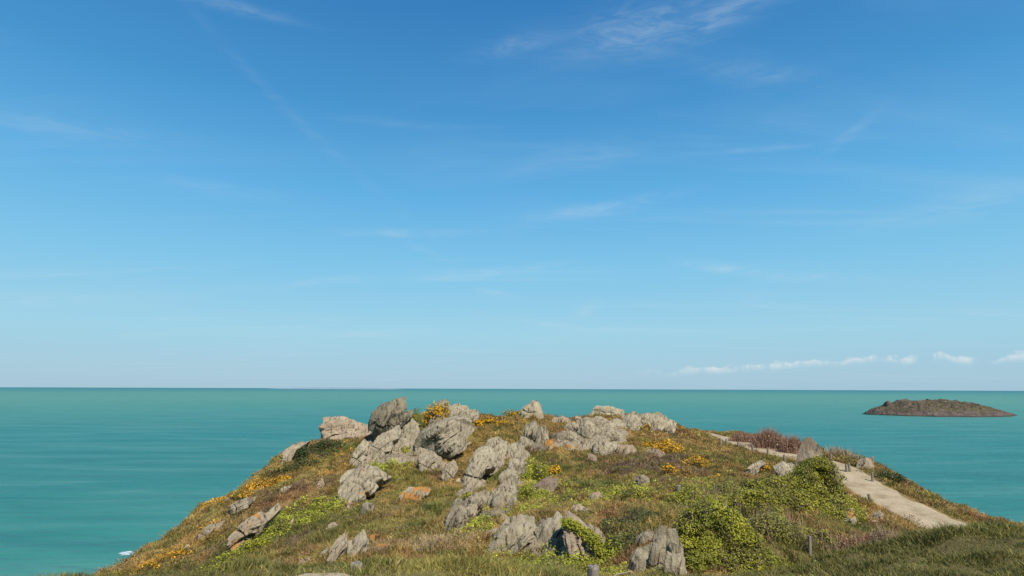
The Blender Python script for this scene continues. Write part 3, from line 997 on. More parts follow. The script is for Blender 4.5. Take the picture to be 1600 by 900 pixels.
    ridge = 1 - np.abs(2 * sn - 1)
    joint = np.clip((ridge - 0.86) / 0.14, 0, 1)
    st5 = sn * 6
    step = ((np.floor(st5) + np.clip((st5 - np.floor(st5)) * 4, 0, 1)) / 6 - 0.4) * 0.30 * size
    jn = vnoise(np.stack([al / size * 2.4 + sd_, ac / size * 0.8, L[:, 2] / size * 0.8 + 7], 1), sd_ + 8)
    joint2 = np.clip((1 - np.abs(2 * jn - 1) - 0.9) / 0.1, 0, 1)
    # fine bedding lines, of about the same spacing on every stone
    fs = vnoise(np.stack([ac * 5.5 + sd_, al * 0.9, L[:, 2] * 1.2], 1), sd_ + 11)
    fine = np.clip((1 - np.abs(2 * fs - 1) - 0.80) / 0.20, 0, 1)
    fs2 = fbm(np.stack([ac * 9.0 + sd_, al * 2.2, L[:, 2] * 3], 1), 3, sd_ + 13, 0.6) - 0.5
    small = min(1.0, size / 1.6)
    disp = rough * (f1 + f2 + blk) * (0.35 + 0.65 * front) + crack * front * (step - joint * 0.20 * size - joint2 * 0.13 * size - fine * 0.12 * small) + front * fs2 * 0.12 * small
    W = W + NW * disp[:, None]
    base = C.copy()
    W0 = (W - base)
    # tidy poles
    for row in (0, nph - 1):
        W0[row * nth:(row + 1) * nth] = W0[row * nth:(row + 1) * nth].mean(0)
    i0 = np.arange(nth)
    qs = []
    for r_ in range(nph - 1):
        qs.append(np.stack([r_ * nth + i0, r_ * nth + (i0 + 1) % nth, (r_ + 1) * nth + (i0 + 1) % nth, (r_ + 1) * nth + i0], 1))
    qs = np.concatenate(qs)
    o = obj(name, mesh_np(name, W0, quads=qs[:, ::-1], mat=M_ROCK, smooth=True), loc=base)
    o['lichen'] = float(lichen)
    o['warm'] = float(warm)
    o['tone'] = float(tone)
    tag(o, label, cat, group)
    ROCKPLAN.append((C[0] + D[0] * T * 0.2, C[1] + D[1] * T * 0.2, max(0.2, wm * 0.42), max(0.2, T * 0.6)))
    ROCKV[label] = W0 + base
    return o


RK = [
    # --- outcrop at the left end of the crest
    ('dark speckled boulder, topmost on the left outcrop against the sea', [(578, 664), (584, 648), (595.5, 635.5), (613, 631), (631, 624.5), (634.5, 633), (633, 642), (624.5, 653), (622, 663), (604, 674), (591, 678), (581, 671)], dict(d=59, lean=-0.12, thick=1.0, tone=0.62, group=OUTCROP, sink=0, crack=.7)),
    ('small leaning dark rock tucked against right side of topmost boulder', [(624.5, 656.5), (631, 646.7), (643, 641.5), (643, 650), (634, 661), (626, 666)], dict(d=59.3, lean=0, thick=.9, tone=0.68, group=OUTCROP, sink=0)),
    ('smooth grey slab directly under the dark topmost boulder', [(574, 704), (592, 681), (622, 664.7), (626, 673), (622, 687), (613, 693), (609, 702), (600, 719), (578, 721)], dict(d=58.2, lean=0.55, thick=.7, crack=.45, rough=.8, group=OUTCROP)),
    ('plain grey block beside yellow gorse, right of the smooth slab', [(624.5, 690), (626.7, 668), (640, 654.5), (653, 661), (654, 676), (647, 690)], dict(d=58.8, lean=0.4, thick=.8, crack=.4, group=OUTCROP)),
    ('low grey block with orange lichen rim below the plain block', [(609, 700), (622, 686.7), (644.5, 686), (644, 696), (633, 703), (625, 709), (622, 715.5), (604.5, 719)], dict(d=57, lean=0.5, thick=.7, lichen=.45, crack=.5, group=OUTCROP)),
    ('narrow pale slab leaning at lower left end of the outcrop', [(545.5, 727), (546.7, 717), (557.8, 700), (567.8, 688), (575, 693), (571.5, 711), (564.5, 725), (549, 732)], dict(d=56, lean=0.4, thick=.75, strata=52, tone=1.0, group=OUTCROP)),
    ('pale flat-topped rock wall jutting over sea left of outcrop', [(504, 686), (506.5, 668), (509, 654.5), (522, 653), (546.7, 660), (577, 665.5), (578, 678), (553, 676), (532, 682), (520, 688)], dict(rough=.6, d=65, lean=0.2, thick=.9, warm=.45, tone=1.05, strata=8, crack=.6, group=OUTCROP)),
    ('flat pale ledge below the grass strip of the rock wall', [(513, 688), (520, 681.5), (553, 678.5), (577, 676), (577, 687), (553, 686), (531, 692)], dict(d=63, lean=0.5, thick=1.0, warm=.4, tone=1.08, strata=5, crack=.5, group=OUTCROP)),
    ('broad ribbed slab with an orange lichen spot below left outcrop', [(527.8, 785), (530, 771), (535.5, 755.5), (533, 746.7), (544.5, 735.5), (569, 729.5), (586.7, 733), (611, 744.5), (596, 752), (584.5, 754), (578, 765), (564.5, 772), (546.7, 779), (533, 790)], dict(rough=.6, lean=0.75, thick=.5, lichen=.50, tone=1.0, strata=58, group=SLOPE)),
    ('big pale ribbed boulder overhanging a black shadow near the crest', [(652.5, 694), (657.8, 681), (675.5, 672), (693, 664), (720, 659), (731, 664), (734, 675.5), (723, 687), (707, 696), (685, 710), (671, 707), (666.7, 697.8), (656, 699)], dict(rough=.6, d=55.6, lean=-0.3, thick=.9, strata=38, tone=.95, sink=0, group=OUTCROP)),
    ('dark grey rock wedged between gorse and the big ribbed boulder', [(670, 668), (673, 653), (693, 644), (701, 651), (699, 663), (680, 671)], dict(d=62, lean=0.2, tone=.72, group=OUTCROP)),
    ('pale cracked rock on skyline right of the flowering gorse', [(694, 656), (702, 637.5), (715.5, 631.5), (729, 635), (732, 642), (723, 656), (702, 659)], dict(d=64, lean=0.2, tone=.95, group=TOP)),
    ('rounded grey rock ending the skyline group right of the gorse', [(725, 652), (733, 642), (744.5, 640.5), (747.5, 650), (742, 659), (729, 660)], dict(d=63.6, lean=0.2, thick=1, tone=.92, group=TOP)),
    ('grey rock tip rising behind the yellow gorse on skyline', [(678, 640), (684, 629), (697, 624.5), (705, 634), (700, 645), (684, 646)], dict(d=66, lean=0.2, tone=.8, warm=.2, group=TOP)),
    ('low grey slab lying in shade under the big ribbed boulder', [(655.5, 717), (660, 707), (673, 704), (688, 714), (690, 727), (676, 736), (664, 742), (657, 730)], dict(lean=0.6, thick=.6, dd_=.6, warm=.15, group=OUTCROP)),
    ('split pale slab standing right of the purple heather below boulder', [(691, 742), (697, 726), (709, 719), (714, 730), (707, 742), (700, 751)], dict(lean=0.5, thick=.7, warm=.2, group=OUTCROP)),
    ('small tan stone leaning on the split pale slab', [(684.5, 738), (690, 722), (697, 724), (698.5, 731), (694, 741)], dict(lean=0.4, warm=.5, group=OUTCROP)),
    ('thin pale ledge in brown grass below right end of big boulder', [(715, 701), (728, 693), (737, 688.5), (737, 692), (727, 699), (719, 705)], dict(lean=0.5, warm=.55, tone=1.0)),
    # --- middle of the left slope
    ('low rock half covered by a bright orange lichen sheet', [(624, 786), (626.7, 773), (640, 761.5), (658, 759), (672, 764.5), (667, 774), (649, 781), (633, 789)], dict(lean=0.5, thick=.6, lichen=.92, warm=.25, group=SLOPE)),
    ('square grey boulder with a black underside alone in grass', [(564, 806), (565, 793), (573, 789), (582, 791), (583, 803), (577, 809), (567, 811)], dict(lean=-0.3, thick=.9, tone=.86, sink=0, group=SLOPE)),
    ('pale jagged rock low at left of a pointed pair', [(497, 873), (503, 862), (512, 853), (516, 859.5), (511, 875), (500, 878)], dict(lean=0.4, tone=.96, group=BOTTOM)),
    ('pointed pale slab rising right of the low jagged rock', [(509, 882), (516, 860), (528, 841), (538, 834.5), (541, 850), (533, 874), (528, 885)], dict(lean=0.4, thick=.7, warm=.2, tone=1.0, strata=66, group=BOTTOM)),
    ('rounded whitish rock above the wooden post at picture bottom', [(543, 867), (545, 848), (555, 836.5), (568.5, 827), (574, 846), (575, 860), (573, 879), (555, 879), (546, 874)], dict(lean=0.35, thick=.85, tone=1.06, group=BOTTOM)),
    ('flat pinkish stone near bottom edge on the left bank', [(460, 884), (472, 873), (494, 870), (500, 877), (488, 886)], dict(lean=0.5, warm=.7, lichen=.4, group=BOTTOM)),
    ('orange crusted stone right of the rounded whitish rock', [(575, 849), (577.5, 837), (585, 836), (585, 850)], dict(lean=0.4, lichen=.95, warm=.4, group=BOTTOM)),
    ('flat orange stone spread below the orange crusted one', [(574, 861), (591, 850), (608, 850), (599, 859), (582, 866)], dict(lean=0.5, lichen=.85, warm=.4, group=BOTTOM)),
    ('upright grey boulder with dark base at foot of middle rib', [(695, 825), (699, 810), (710, 791), (719, 784.5), (725, 799), (723, 815), (717.5, 834), (703.5, 835)], dict(lean=-0.05, thick=.9, tone=.86, strata=68, sink=.03, group=MID)),
    ('pale leaning slab right of the upright grey boulder', [(723, 816), (728, 799), (733, 778), (742, 771.5), (765, 770), (758, 786), (744, 802), (733, 820)], dict(lean=0.3, thick=.8, strata=60, warm=.15, group=MID)),
    ('long slab with an orange lichen blotch on the left slope', [(360, 854), (365.5, 835), (383, 820), (414, 803), (435, 782), (436, 796), (421, 811), (401, 825), (393, 838), (376, 848)], dict(rough=.6, lean=0.6, thick=.5, lichen=.66, warm=.25, strata=38, tone=1.0, group=SLOPE)),
    ('long narrow slab with a black lower end near cliff edge', [(356, 798), (365.5, 789), (398, 777), (398, 783), (373, 797), (360, 806)], dict(lean=0.2, thick=1, tone=.88, strata=25, group=SLOPE)),
    ('pale slab along the cliff edge above the dark bush', [(432, 730), (448, 708), (470, 690), (482, 690), (463, 705), (446, 727)], dict(lean=0.5, thick=.8, warm=.35, tone=1.0, strata=48, group=SLOPE)),
    ('ribbed grey rock near the lower cliff edge by gorse', [(306, 847), (310, 834), (331, 817), (336, 824), (318, 844)], dict(lean=0.5, thick=.7, tone=.95, strata=45, group=SLOPE)),
    ('brownish rib of rock beside the lower cliff edge rock', [(325, 835), (338, 820), (350, 812), (349, 820), (336, 836)], dict(lean=0.5, warm=.6, tone=.85, strata=45, group=SLOPE)),
    ('small white stone in the heather band of the left slope', [(437, 764), (443, 760), (456, 758), (452, 767), (441, 771)], dict(lean=0.6, tone=1.1, group=SLOPE)),
    ('small pale stone at the lowest left cliff edge', [(287, 856), (292, 850), (298, 851), (294, 859)], dict(lean=0.5, tone=1.0, group=SLOPE)),
    ('pale knob on the cliff edge beside low orange gorse', [(351, 788), (353, 778), (359, 776), (361, 784), (357, 790)], dict(lean=0.3, warm=.45, tone=1.05, group=SLOPE)),
    ('low grey stone half buried above the pointed pale pair', [(509, 830), (514, 819), (522, 815), (530, 820), (536, 826), (522, 834)], dict(lean=0.5, warm=.3, tone=.92, group=SLOPE)),
    ('thin tan stone leaning in the green ivy on left slope', [(446, 829), (452, 817), (458, 810), (457, 819), (450, 832)], dict(lean=0.5, warm=.7, tone=1.05, group=SLOPE)),
    # --- ribs in the middle of the hill
    ('long pale rib of ribbed rock, lower half, centre of hill', [(724, 766), (727.8, 744.5), (735.5, 722), (746.7, 706), (762, 701), (772, 713), (770, 732), (753, 736.5), (744.5, 752)], dict(rough=.6, lean=0.55, thick=.6, strata=66, tone=1.0, group=MID)),
    ('upper block of the long pale rib, under brown grass', [(761, 704), (764.5, 689), (777.8, 683.5), (791, 692), (792, 705), (787, 719), (773, 715)], dict(rough=.6, lean=0.45, thick=.7, strata=62, tone=.96, group=MID)),
    ('small pale block between the long rib and dark-spotted rocks', [(791.5, 720), (795.5, 696), (809, 692), (813, 704.5), (810, 719), (800, 723)], dict(lean=0.4, thick=.8, strata=74, tone=1.0, group=MID)),
    ('square cracked block in the middle of the right-hand rib', [(794.5, 736), (797, 720), (813, 716), (820, 726.7), (818, 745), (807, 753)], dict(lean=0.4, thick=.8, strata=76, tone=1.0, group=MID)),
    ('wedge-shaped pale rock stepping down the right-hand rib', [(779, 765), (784.5, 744.5), (800, 732.5), (807.5, 740), (803, 754), (787, 765)], dict(lean=0.45, thick=.8, strata=66, group=MID)),
    ('big tapering rock at lower end of the right-hand rib', [(754.5, 799), (757.8, 780), (773, 766), (793, 752.5), (803, 753), (803, 767), (796, 781), (794, 797), (769, 801)], dict(lean=0.35, thick=.8, strata=64, tone=.95, group=MID)),
    ('narrow grey rock wedged right of the big tapering rock', [(792, 796), (797, 776), (806, 770), (807, 796)], dict(lean=0.3, thick=.9, tone=.85, group=MID)),
    ('low dark ledge along the base of the big tapering rock', [(753.5, 811), (755, 800), (775.5, 799), (792, 797), (790, 806), (769, 813)], dict(lean=0.1, thick=1.1, tone=.8, strata=5, group=MID)),
    ('small pale stone in ivy right of the square cracked block', [(817, 726), (822, 722), (831, 721), (828, 726), (819, 729)], dict(lean=0.5, tone=1.1)),
    ('slim upright pale stone beside the bright ivy', [(836, 744), (839, 732), (845, 727), (848, 731), (842, 744)], dict(lean=0.3, tone=1.05)),
    # --- dark spotted rocks and the long outcrop
    ('tall dark-spotted rock left of a pair above orange lichen', [(817, 684), (822, 666), (835.5, 661.5), (841, 671), (838.5, 686), (831, 689)], dict(lean=-.08, thick=.9, tone=.88, strata=72, sink=.0, dd_=-.4, group=CHAIN)),
    ('tall dark-spotted rock right of a pair above orange lichen', [(838, 693), (840, 673), (849, 667), (856.5, 675.5), (854, 691), (847, 695)], dict(lean=-.05, thick=.9, tone=.88, strata=74, sink=.0, dd_=-.4, group=CHAIN)),
    ('squat grey rock supporting the dark-spotted pair', [(812, 704), (815, 684), (824.5, 686), (833, 693), (830, 704), (822, 707)], dict(lean=0.1, thick=.9, tone=.82, group=CHAIN)),
    ('bright orange lichen-crusted rock beneath the outcrop', [(851, 708), (853, 690), (864, 688.5), (861, 706)], dict(lean=0.1, thick=1, lichen=1.05, tone=.95, group=CHAIN)),
    ('flat orange-stained stone at foot of the long outcrop', [(874, 702), (878, 697), (895.5, 694.5), (900, 697), (892, 702)], dict(lean=0.3, thick=1, lichen=.85, group=CHAIN)),
    ('dark wedge of rock at left end of the long outcrop', [(859, 686), (864.5, 679), (878.5, 676.5), (877, 688), (865, 690)], dict(lean=-.05, thick=1, tone=.6, sink=0, group=CHAIN)),
    ('overhanging pale boulder low in the long outcrop', [(872, 692), (880, 680), (891, 675), (903, 684), (901, 693), (880, 695.5)], dict(lean=-.12, thick=.9, tone=.95, sink=0, group=CHAIN)),
    ('broad pale block at upper left of the long outcrop', [(876, 677), (884.5, 665), (902, 660), (910, 666.7), (906, 679), (893, 679)], dict(lean=0.25, thick=.8, strata=50, tone=1.02, group=CHAIN)),
    ('tall cracked block at centre of the long outcrop', [(902, 683), (909, 660), (920, 654.5), (930, 661), (926, 674), (923, 688), (911, 689)], dict(lean=0.05, thick=.8, strata=70, tone=.95, group=CHAIN)),
    ('small upright block between two gaps in the long outcrop', [(928, 676), (930.5, 666), (940, 662), (945.5, 673), (945, 687), (935.5, 685)], dict(lean=0.05, thick=.9, tone=.97, group=CHAIN)),
    ('pointed block at right end of the long outcrop', [(944.5, 688), (946, 671), (952, 664.5), (961, 674.5), (972, 679), (972, 690), (957.8, 691)], dict(lean=0.1, thick=.8, tone=.95, group=CHAIN)),
    ('smooth triangular slab behind the pointed block', [(951, 666), (962, 654.5), (972, 659), (984, 674), (960, 676)], dict(lean=0.5, thick=.8, tone=1.04, crack=.5, dd_=1.5, group=CHAIN)),
    ('thin flat slab lying on top of the long outcrop', [(916, 656), (938, 652), (958, 660.5), (943, 665), (926, 661.5)], dict(lean=0.6, thick=1.2, tone=1.08, strata=5, dd_=1.5, group=CHAIN)),
    ('low grey stone under the centre of the long outcrop', [(903.5, 698), (909, 688), (925, 688), (923, 697), (911, 700)], dict(lean=0.2, thick=1, lichen=.4, tone=.9, group=CHAIN)),
    ('lone pale boulder in grass below the long outcrop', [(926.5, 714), (928.5, 697), (940, 687), (951, 692.5), (962, 697.5), (952, 711), (933, 718)], dict(lean=0.35, thick=.8, tone=1.02, crack=.6, group=CHAIN)),
    # --- skyline
    ('pale peaked rock alone on the skyline left of centre', [(806, 648), (818, 636), (829, 630), (838, 626.5), (844, 634), (849, 648), (831, 651)], dict(d=68, lean=0.2, thick=.8, box=2.4, rough=.6, sink=.06, tone=1.08, group=TOP)),
    ('low pinkish stone in the grass just below the skyline', [(859, 661), (866.7, 652.5), (880, 651.5), (890, 655), (890, 660), (869, 663)], dict(lean=0.3, warm=.5, tone=1.05, group=TOP)),
    ('long pale rock on the skyline above the long outcrop', [(922, 648), (933, 635), (951, 636), (972, 640), (975, 650), (955.5, 650), (938, 651)], dict(d=68.5, lean=0.3, thick=.9, sink=.06, rough=.7, tone=1.08, strata=12, group=TOP)),
    ('block with a dark left face near right end of skyline', [(971, 664), (974, 654), (989, 644), (1001, 648.5), (999, 663), (989, 673.5), (977.8, 669)], dict(d=65, lean=0.15, thick=.9, tone=.98, group=TOP)),
    ('rounded whitish rock capping the right end of skyline', [(1000, 656), (1006.7, 647), (1026.7, 646), (1041, 652.5), (1034, 660), (1015.5, 663), (1003, 661)], dict(d=66, lean=0.3, thick=.9, tone=1.08, group=TOP)),
    ('pale stones trailing down right end of the skyline', [(1030, 665), (1034, 657), (1046.7, 656), (1056, 661), (1053, 665), (1043, 668)], dict(d=66, lean=0.3, thick=.9, tone=1.08, group=TOP)),
    # --- lower right of the hill
    ('small purple-grey boulder alone in the ivy slope', [(990, 760), (992, 746), (1000, 741.5), (1013, 746), (1014, 759), (1002, 764)], dict(lean=0.25, thick=.9, warm=.35, tone=.78, group=BOTTOM)),
    ('small orange-topped stone among bright ivy', [(919, 782), (924.5, 772.5), (935.5, 768.5), (945, 775), (941, 784), (929, 786)], dict(lean=0.2, thick=.9, lichen=.85, warm=.4, tone=.9, group=BOTTOM)),
    ('dull brown rock sunk in dead bracken, centre of hill', [(820, 778), (833, 760), (853, 747), (869, 748.5), (868, 758), (850, 777)], dict(lean=0.7, thick=.5, warm=.9, tone=.62, group=MID)),
    ('humped pale rock, left part of the large bottom outcrop', [(766, 854), (778, 830), (794, 812), (813.5, 803), (831, 807), (840.5, 822), (838, 839), (848, 863), (822, 868), (794, 861)], dict(d=27, lean=0.45, thick=.7, tone=.98, strata=48, res=(150, 80), group=BOTTOM)),
    ('ribbed grey rock at the middle of the large bottom outcrop', [(838, 828), (855, 814), (872.5, 803), (882, 815), (891, 830.6), (903, 861), (881, 868), (844, 866)], dict(d=26.6, lean=0.4, thick=.7, tone=.95, strata=55, res=(150, 80), group=BOTTOM)),
    ('pinkish rock topped with ivy, right of the bottom outcrop', [(879, 817), (888, 803), (907.5, 810), (925, 827), (948, 844), (945.5, 862), (941, 881), (925, 868), (901, 862)], dict(d=26, lean=0.4, thick=.6, warm=.5, tone=.98, strata=112, res=(150, 80), group=BOTTOM)),
    ('small pale crag peeping over the large bottom outcrop', [(886, 804), (893, 793), (899, 788), (908, 792), (921, 796), (904, 803)], dict(lean=0.3, thick=.9, warm=.4, tone=1.05, group=BOTTOM)),
    ('pale low stone left of the large bottom outcrop', [(756, 842), (764, 828), (776, 824), (778, 832), (770, 846)], dict(lean=0.4, warm=.3, tone=1.05, group=BOTTOM)),
    ('tall narrow pillar of rock with dark left edge in gully', [(1015, 884), (1018, 862), (1023, 835), (1033, 824), (1042, 830), (1040, 861), (1032, 890), (1022, 893)], dict(rough=.5, box=4.2, d=20.8, lean=0.12, thick=.9, strata=82, tone=.9, res=(130, 80), group=GULLY)),
    ('widest upright slab on the right side of the gully', [(1039, 900), (1042, 860), (1045, 828), (1057, 831), (1066, 860), (1070, 887), (1082, 906), (1066, 920), (1036, 920)], dict(rough=.5, box=4.2, d=21, lean=0.2, thick=.7, strata=84, tone=1.02, res=(130, 90), sink=.03, group=GULLY)),
    ('spotted rock high on the left side of the gully', [(991, 854), (997, 839), (1012, 829.5), (1020, 836), (1012, 855)], dict(d=23.6, lean=0.1, thick=.9, tone=.8, group=GULLY)),
    ('pale jagged slab low on the left side of the gully', [(980, 892), (988.5, 865), (998, 860), (1013, 856), (1011, 872), (1003, 898), (984, 902)], dict(d=22, lean=0.1, thick=.8, tone=.9, strata=74, res=(120, 70), group=GULLY)),
    # --- smaller stones between
    ('dark purple-grey slab in the hollow left of orange lichen rock', [(826, 709), (832, 696), (846, 692), (853, 700), (849, 709)], dict(lean=0.5, thick=.8, warm=.4, tone=.55, group=CHAIN)),
    ('flat tan stone right of the lone pale boulder', [(954, 709), (962, 698), (985, 697), (993, 704), (975, 713)], dict(lean=0.6, thick=.7, warm=.6, tone=.9, group=CHAIN)),
    ('low brownish stone at left foot of the lone pale boulder', [(917, 723), (922, 709), (930, 712), (939, 723)], dict(lean=0.4, warm=.5, tone=.85, group=CHAIN)),
    ('flat purplish rock just below the brightest yellow gorse', [(1004, 713), (1012, 702), (1025, 701), (1038, 708), (1030, 716)], dict(lean=0.6, thick=.7, warm=.8, tone=.72)),
    ('small white stone perched in grass by the long outcrop top', [(896, 657), (900, 650.5), (907, 651.5), (907, 658)], dict(lean=0.3, tone=1.12, group=CHAIN)),
    ('thin tan stone upright in the heather of left slope', [(495, 764), (499, 752), (503, 747), (507, 756), (502, 766)], dict(lean=0.4, warm=.7, tone=.95, group=SLOPE)),
    ('tiny white stone left of the long pale rib', [(711, 755), (714, 748), (719, 746), (719, 755)], dict(lean=0.4, tone=1.12)),
    ('low pinkish-brown rock at the foot of the left slope ivy', [(417, 889), (424, 876), (441, 869), (448, 878), (436, 889)], dict(lean=0.5, warm=.85, tone=.9, group=BOTTOM)),
    ('ledge of pale rock bridging the gap below the dark-spotted pair', [(800, 706), (806, 694), (816, 692), (818, 704), (811, 712)], dict(lean=0.4, thick=.9, tone=.92, group=MID)),
    ('cracked grey ledge linking blocks in the long outcrop', [(893, 690), (898, 678), (912, 674), (921, 682), (914, 692)], dict(lean=0.3, thick=.9, tone=.88, group=CHAIN)),
    ('low pale rock joining skyline cap to the dark-faced block', [(990, 668), (996, 656), (1008, 652), (1014, 664)], dict(d=65.5, lean=0.3, thick=.9, tone=.95, group=TOP)),
    ('brown-grey ledge between the big ribbed boulder and the shaded slab', [(644, 716), (650, 700), (664, 698), (672, 708), (660, 720)], dict(lean=0.4, thick=.9, warm=.3, tone=.82, group=OUTCROP)),
    # --- beside the path
    ('pointed standing rock above the ivy mound by the path', [(1230, 750), (1246, 714), (1253, 693), (1259, 684.5), (1266, 686), (1275, 693), (1282, 703), (1285, 722), (1286, 748), (1255, 758)], dict(d=41.0, lean=0.0, thick=.5, rough=.3, box=2.8, warm=.55, tone=.88, strata=72, crack=.5, group=EAST)),
    ('pale flat rock in front of the path, left of pointed rock', [(1209, 728), (1224.5, 722), (1242, 725), (1237, 737), (1226.7, 743)], dict(d=47, lean=0.4, thick=.9, tone=1.05, group=EAST)),
    ('slanting white rock in the heath below the path', [(1161, 744), (1169, 731), (1186.7, 719), (1196, 724), (1185, 732), (1173, 745)], dict(lean=0.4, thick=.8, tone=1.1, strata=40, group=EAST)),
    ('pale square boulder on the cliff edge above the sea', [(1336, 731), (1340, 720), (1351, 716), (1363.5, 715), (1366, 724.5), (1365, 737), (1353, 736), (1341, 736)], dict(d=57.5, lean=0.05, thick=.9, warm=.4, lichen=.35, tone=1.05, group=EAST)),
    ('upright white stone with orange lichen foot below the path', [(1319, 817), (1322, 800), (1329, 793.5), (1334, 798), (1334, 814), (1325, 820)], dict(lean=0.1, thick=.9, lichen=.6, tone=1.08, group=EAST)),
    ('rounded pale stone in dry grass below the path', [(1361, 809), (1366.7, 800), (1375.5, 799), (1382, 807), (1371, 814)], dict(lean=0.2, thick=1, tone=1.08, group=EAST)),
    ('tiny whitish pebble right of the rounded pale stone', [(1384, 813), (1386, 808), (1390, 809), (1391, 814)], dict(lean=0.2, thick=1, tone=1.15, group=EAST)),
    ('flat whitish stone in front of the rounded pale stone', [(1355, 817), (1361, 813), (1372, 812.5), (1370, 817)], dict(lean=0.4, thick=1, tone=1.12, group=EAST)),
]
for (label, poly, kw) in RK:
    make_rock(label, poly, **kw)

BEDS = []


def make_bedrock(label, poly, strata, tone, group, rise=0.38):
    """bare rock showing through the turf: a low ribbed back that follows the slope"""
    P = []
    for (px, py) in chaikin(np.array(poly + poly[:1], float), 1)[:-1]:
        c = cast(px, py, 15.5)
        if c is None:
            continue
        q = unproj(px, py, c)
        P.append((q[0], q[1]))
    P = np.array(P)
    sd_ = int(abs(P).sum() * 7) % 997
    st = 0.11
    xs = np.arange(P[:, 0].min() - .2, P[:, 0].max() + .2, st)
    ys = np.arange(P[:, 1].min() - .2, P[:, 1].max() + .2, st)
    X, Y = np.meshgrid(xs, ys)
    q = np.stack([X.ravel(), Y.ravel()], 1)
    wq = q + np.stack([fbm2(q[:, 0], q[:, 1], 0.8, 4, sd_) - .5, fbm2(q[:, 0], q[:, 1], 0.8, 4, sd_ + 9) - .5], 1) * 1.6
    ins_ = inside(wq, P)
    e, _ = seg_dist(wq, P, True)
    e = np.where(ins_, e, -e)
    sa = math.radians(strata)
    al = q[:, 0] * math.cos(sa) + q[:, 1] * math.sin(sa) * 0.6
    ac = -q[:, 0] * math.sin(sa) + q[:, 1] * math.cos(sa) * 0.6
    cw = np.stack([al * 0.55, ac * 1.5, q[:, 0] * 0], 1) + sd_
    blk = cells(cw, sd_) + 0.4 * cells(cw * 2.3 + 3, sd_ + 5)
    jn = vnoise(np.stack([ac * 2.2, al * 0.5, q[:, 0] * 0 + sd_], 1), sd_ + 2)
    crack = np.clip((1 - np.abs(2 * jn - 1) - .86) / .14, 0, 1)
    fall = np.clip(e / 0.55, -1, 1)
    z = ground(q[:, 0], q[:, 1]) + np.where(fall > 0, fall * rise * (0.75 + 1.1 * blk) - crack * 0.22 * fall, fall * 0.5 - 0.06) - 0.02
    keepq = (e > -0.35).reshape(X.shape)
    ck = keepq[:-1, :-1] & keepq[1:, :-1] & keepq[:-1, 1:] & keepq[1:, 1:]
    jj, ii = np.nonzero(ck)
    n = X.shape[1]
    a = jj * n + ii
    qd = np.stack([a, a + 1, a + 1 + n, a + n], 1)
    us = np.unique(qd)
    rm = np.full(X.size, -1, np.int64)
    rm[us] = np.arange(len(us))
    V = np.stack([q[:, 0], q[:, 1], z], 1)[us]
    base = np.array([P[:, 0].mean(), P[:, 1].mean(), V[:, 2].min()])
    o = obj('bedrock', mesh_np('bedrock', V - base, quads=rm[qd], mat=M_ROCK, smooth=True), loc=base)
    o['lichen'] = 0.25
    o['warm'] = 0.25
    o['tone'] = float(tone)
    tag(o, label, 'bedrock', group)
    BEDS.append(P)


for (lab_, poly_, st_, tone_, grp_) in [
    ('low bedrock filling the gaps of the long outcrop', [(858, 698), (876, 668), (905, 656), (950, 655), (988, 672), (978, 696), (930, 704), (890, 706)], 30, .84, CHAIN),
    ('bedrock joining slabs of the left crest outcrop', [(550, 734), (566, 696), (600, 678), (650, 668), (672, 690), (676, 716), (640, 724), (600, 730)], 50, .84, OUTCROP),
    ('bedrock strip along the long pale rib', [(716, 776), (728, 740), (746, 706), (766, 688), (792, 690), (796, 716), (778, 740), (748, 768)], 70, .88, MID),
    ('bedrock strip along the right-hand rib', [(754, 816), (774, 768), (792, 732), (795, 700), (832, 700), (826, 730), (818, 760), (806, 800), (780, 816)], 72, .86, MID),
    ('bedrock around the boulders at foot of the middle ribs', [(692, 838), (704, 800), (730, 780), (760, 780), (752, 806), (730, 826), (716, 842)], 66, .88, MID),
    ('bedrock between the three large bottom rocks', [(765, 866), (790, 830), (850, 816), (910, 822), (944, 852), (936, 876), (860, 874)], 55, .84, BOTTOM),
    ('bare ribbed rock below the broad ribbed slab', [(524, 794), (536, 756), (560, 738), (606, 750), (592, 764), (566, 784), (545, 800)], 58, .92, SLOPE),
]:
    make_bedrock(lab_, poly_, st_, tone_, grp_)

# sea rocks at the foot of the cliff, and the surf on them
make_rock('dark wet rock in the white surf below the left cliff', [(176, 892), (182, 884), (196, 880), (206, 886), (208, 895)], d=140, lean=0.2, thick=1.2, tone=.30, name='sea_rock', cat='sea rock')


def foam(name, pts, seed, amp=1.4):
    """broken surf: flecks of foam lying on the water inside an outline"""
    lr = np.random.default_rng(seed)
    pts = np.asarray(pts, float)
    lo, hi = pts.min(0), pts.max(0)
    q = lr.uniform(lo, hi, (130, 2))
    q = q[inside(q, pts)]
    n_ = fbm2(q[:, 0], q[:, 1], 2.2 / amp, 3, seed)
    q = q[n_ > 0.52]
    V, T = [], []
    for (x, y) in q:
        k = len(V)
        a0, m = lr.uniform(0, 6.28), 5
        for i in range(m):
            rr = amp * lr.uniform(0.04, 0.16)
            V.append((x + 2.6 * rr * math.cos(a0 + i * 6.283 / m), y + rr * math.sin(a0 + i * 6.283 / m), 0.05 + 0.03 * (len(V) % 97) / 97))
        T += [(k, k + i, k + i + 1) for i in range(1, m - 1)]
    return obj(name, mesh_np(name, V, tris=T, mat=M_FOAM))


def seapt(px, py):
    r = ray(px, py)
    t = -EYE / r[2]
    return (r[0] * t, t)


tag(foam('surf_foam', [seapt(*p) for p in [(186, 867), (196, 862), (209, 860), (217, 862), (212, 865), (200, 868)]], 3, 3), kind='stuff')

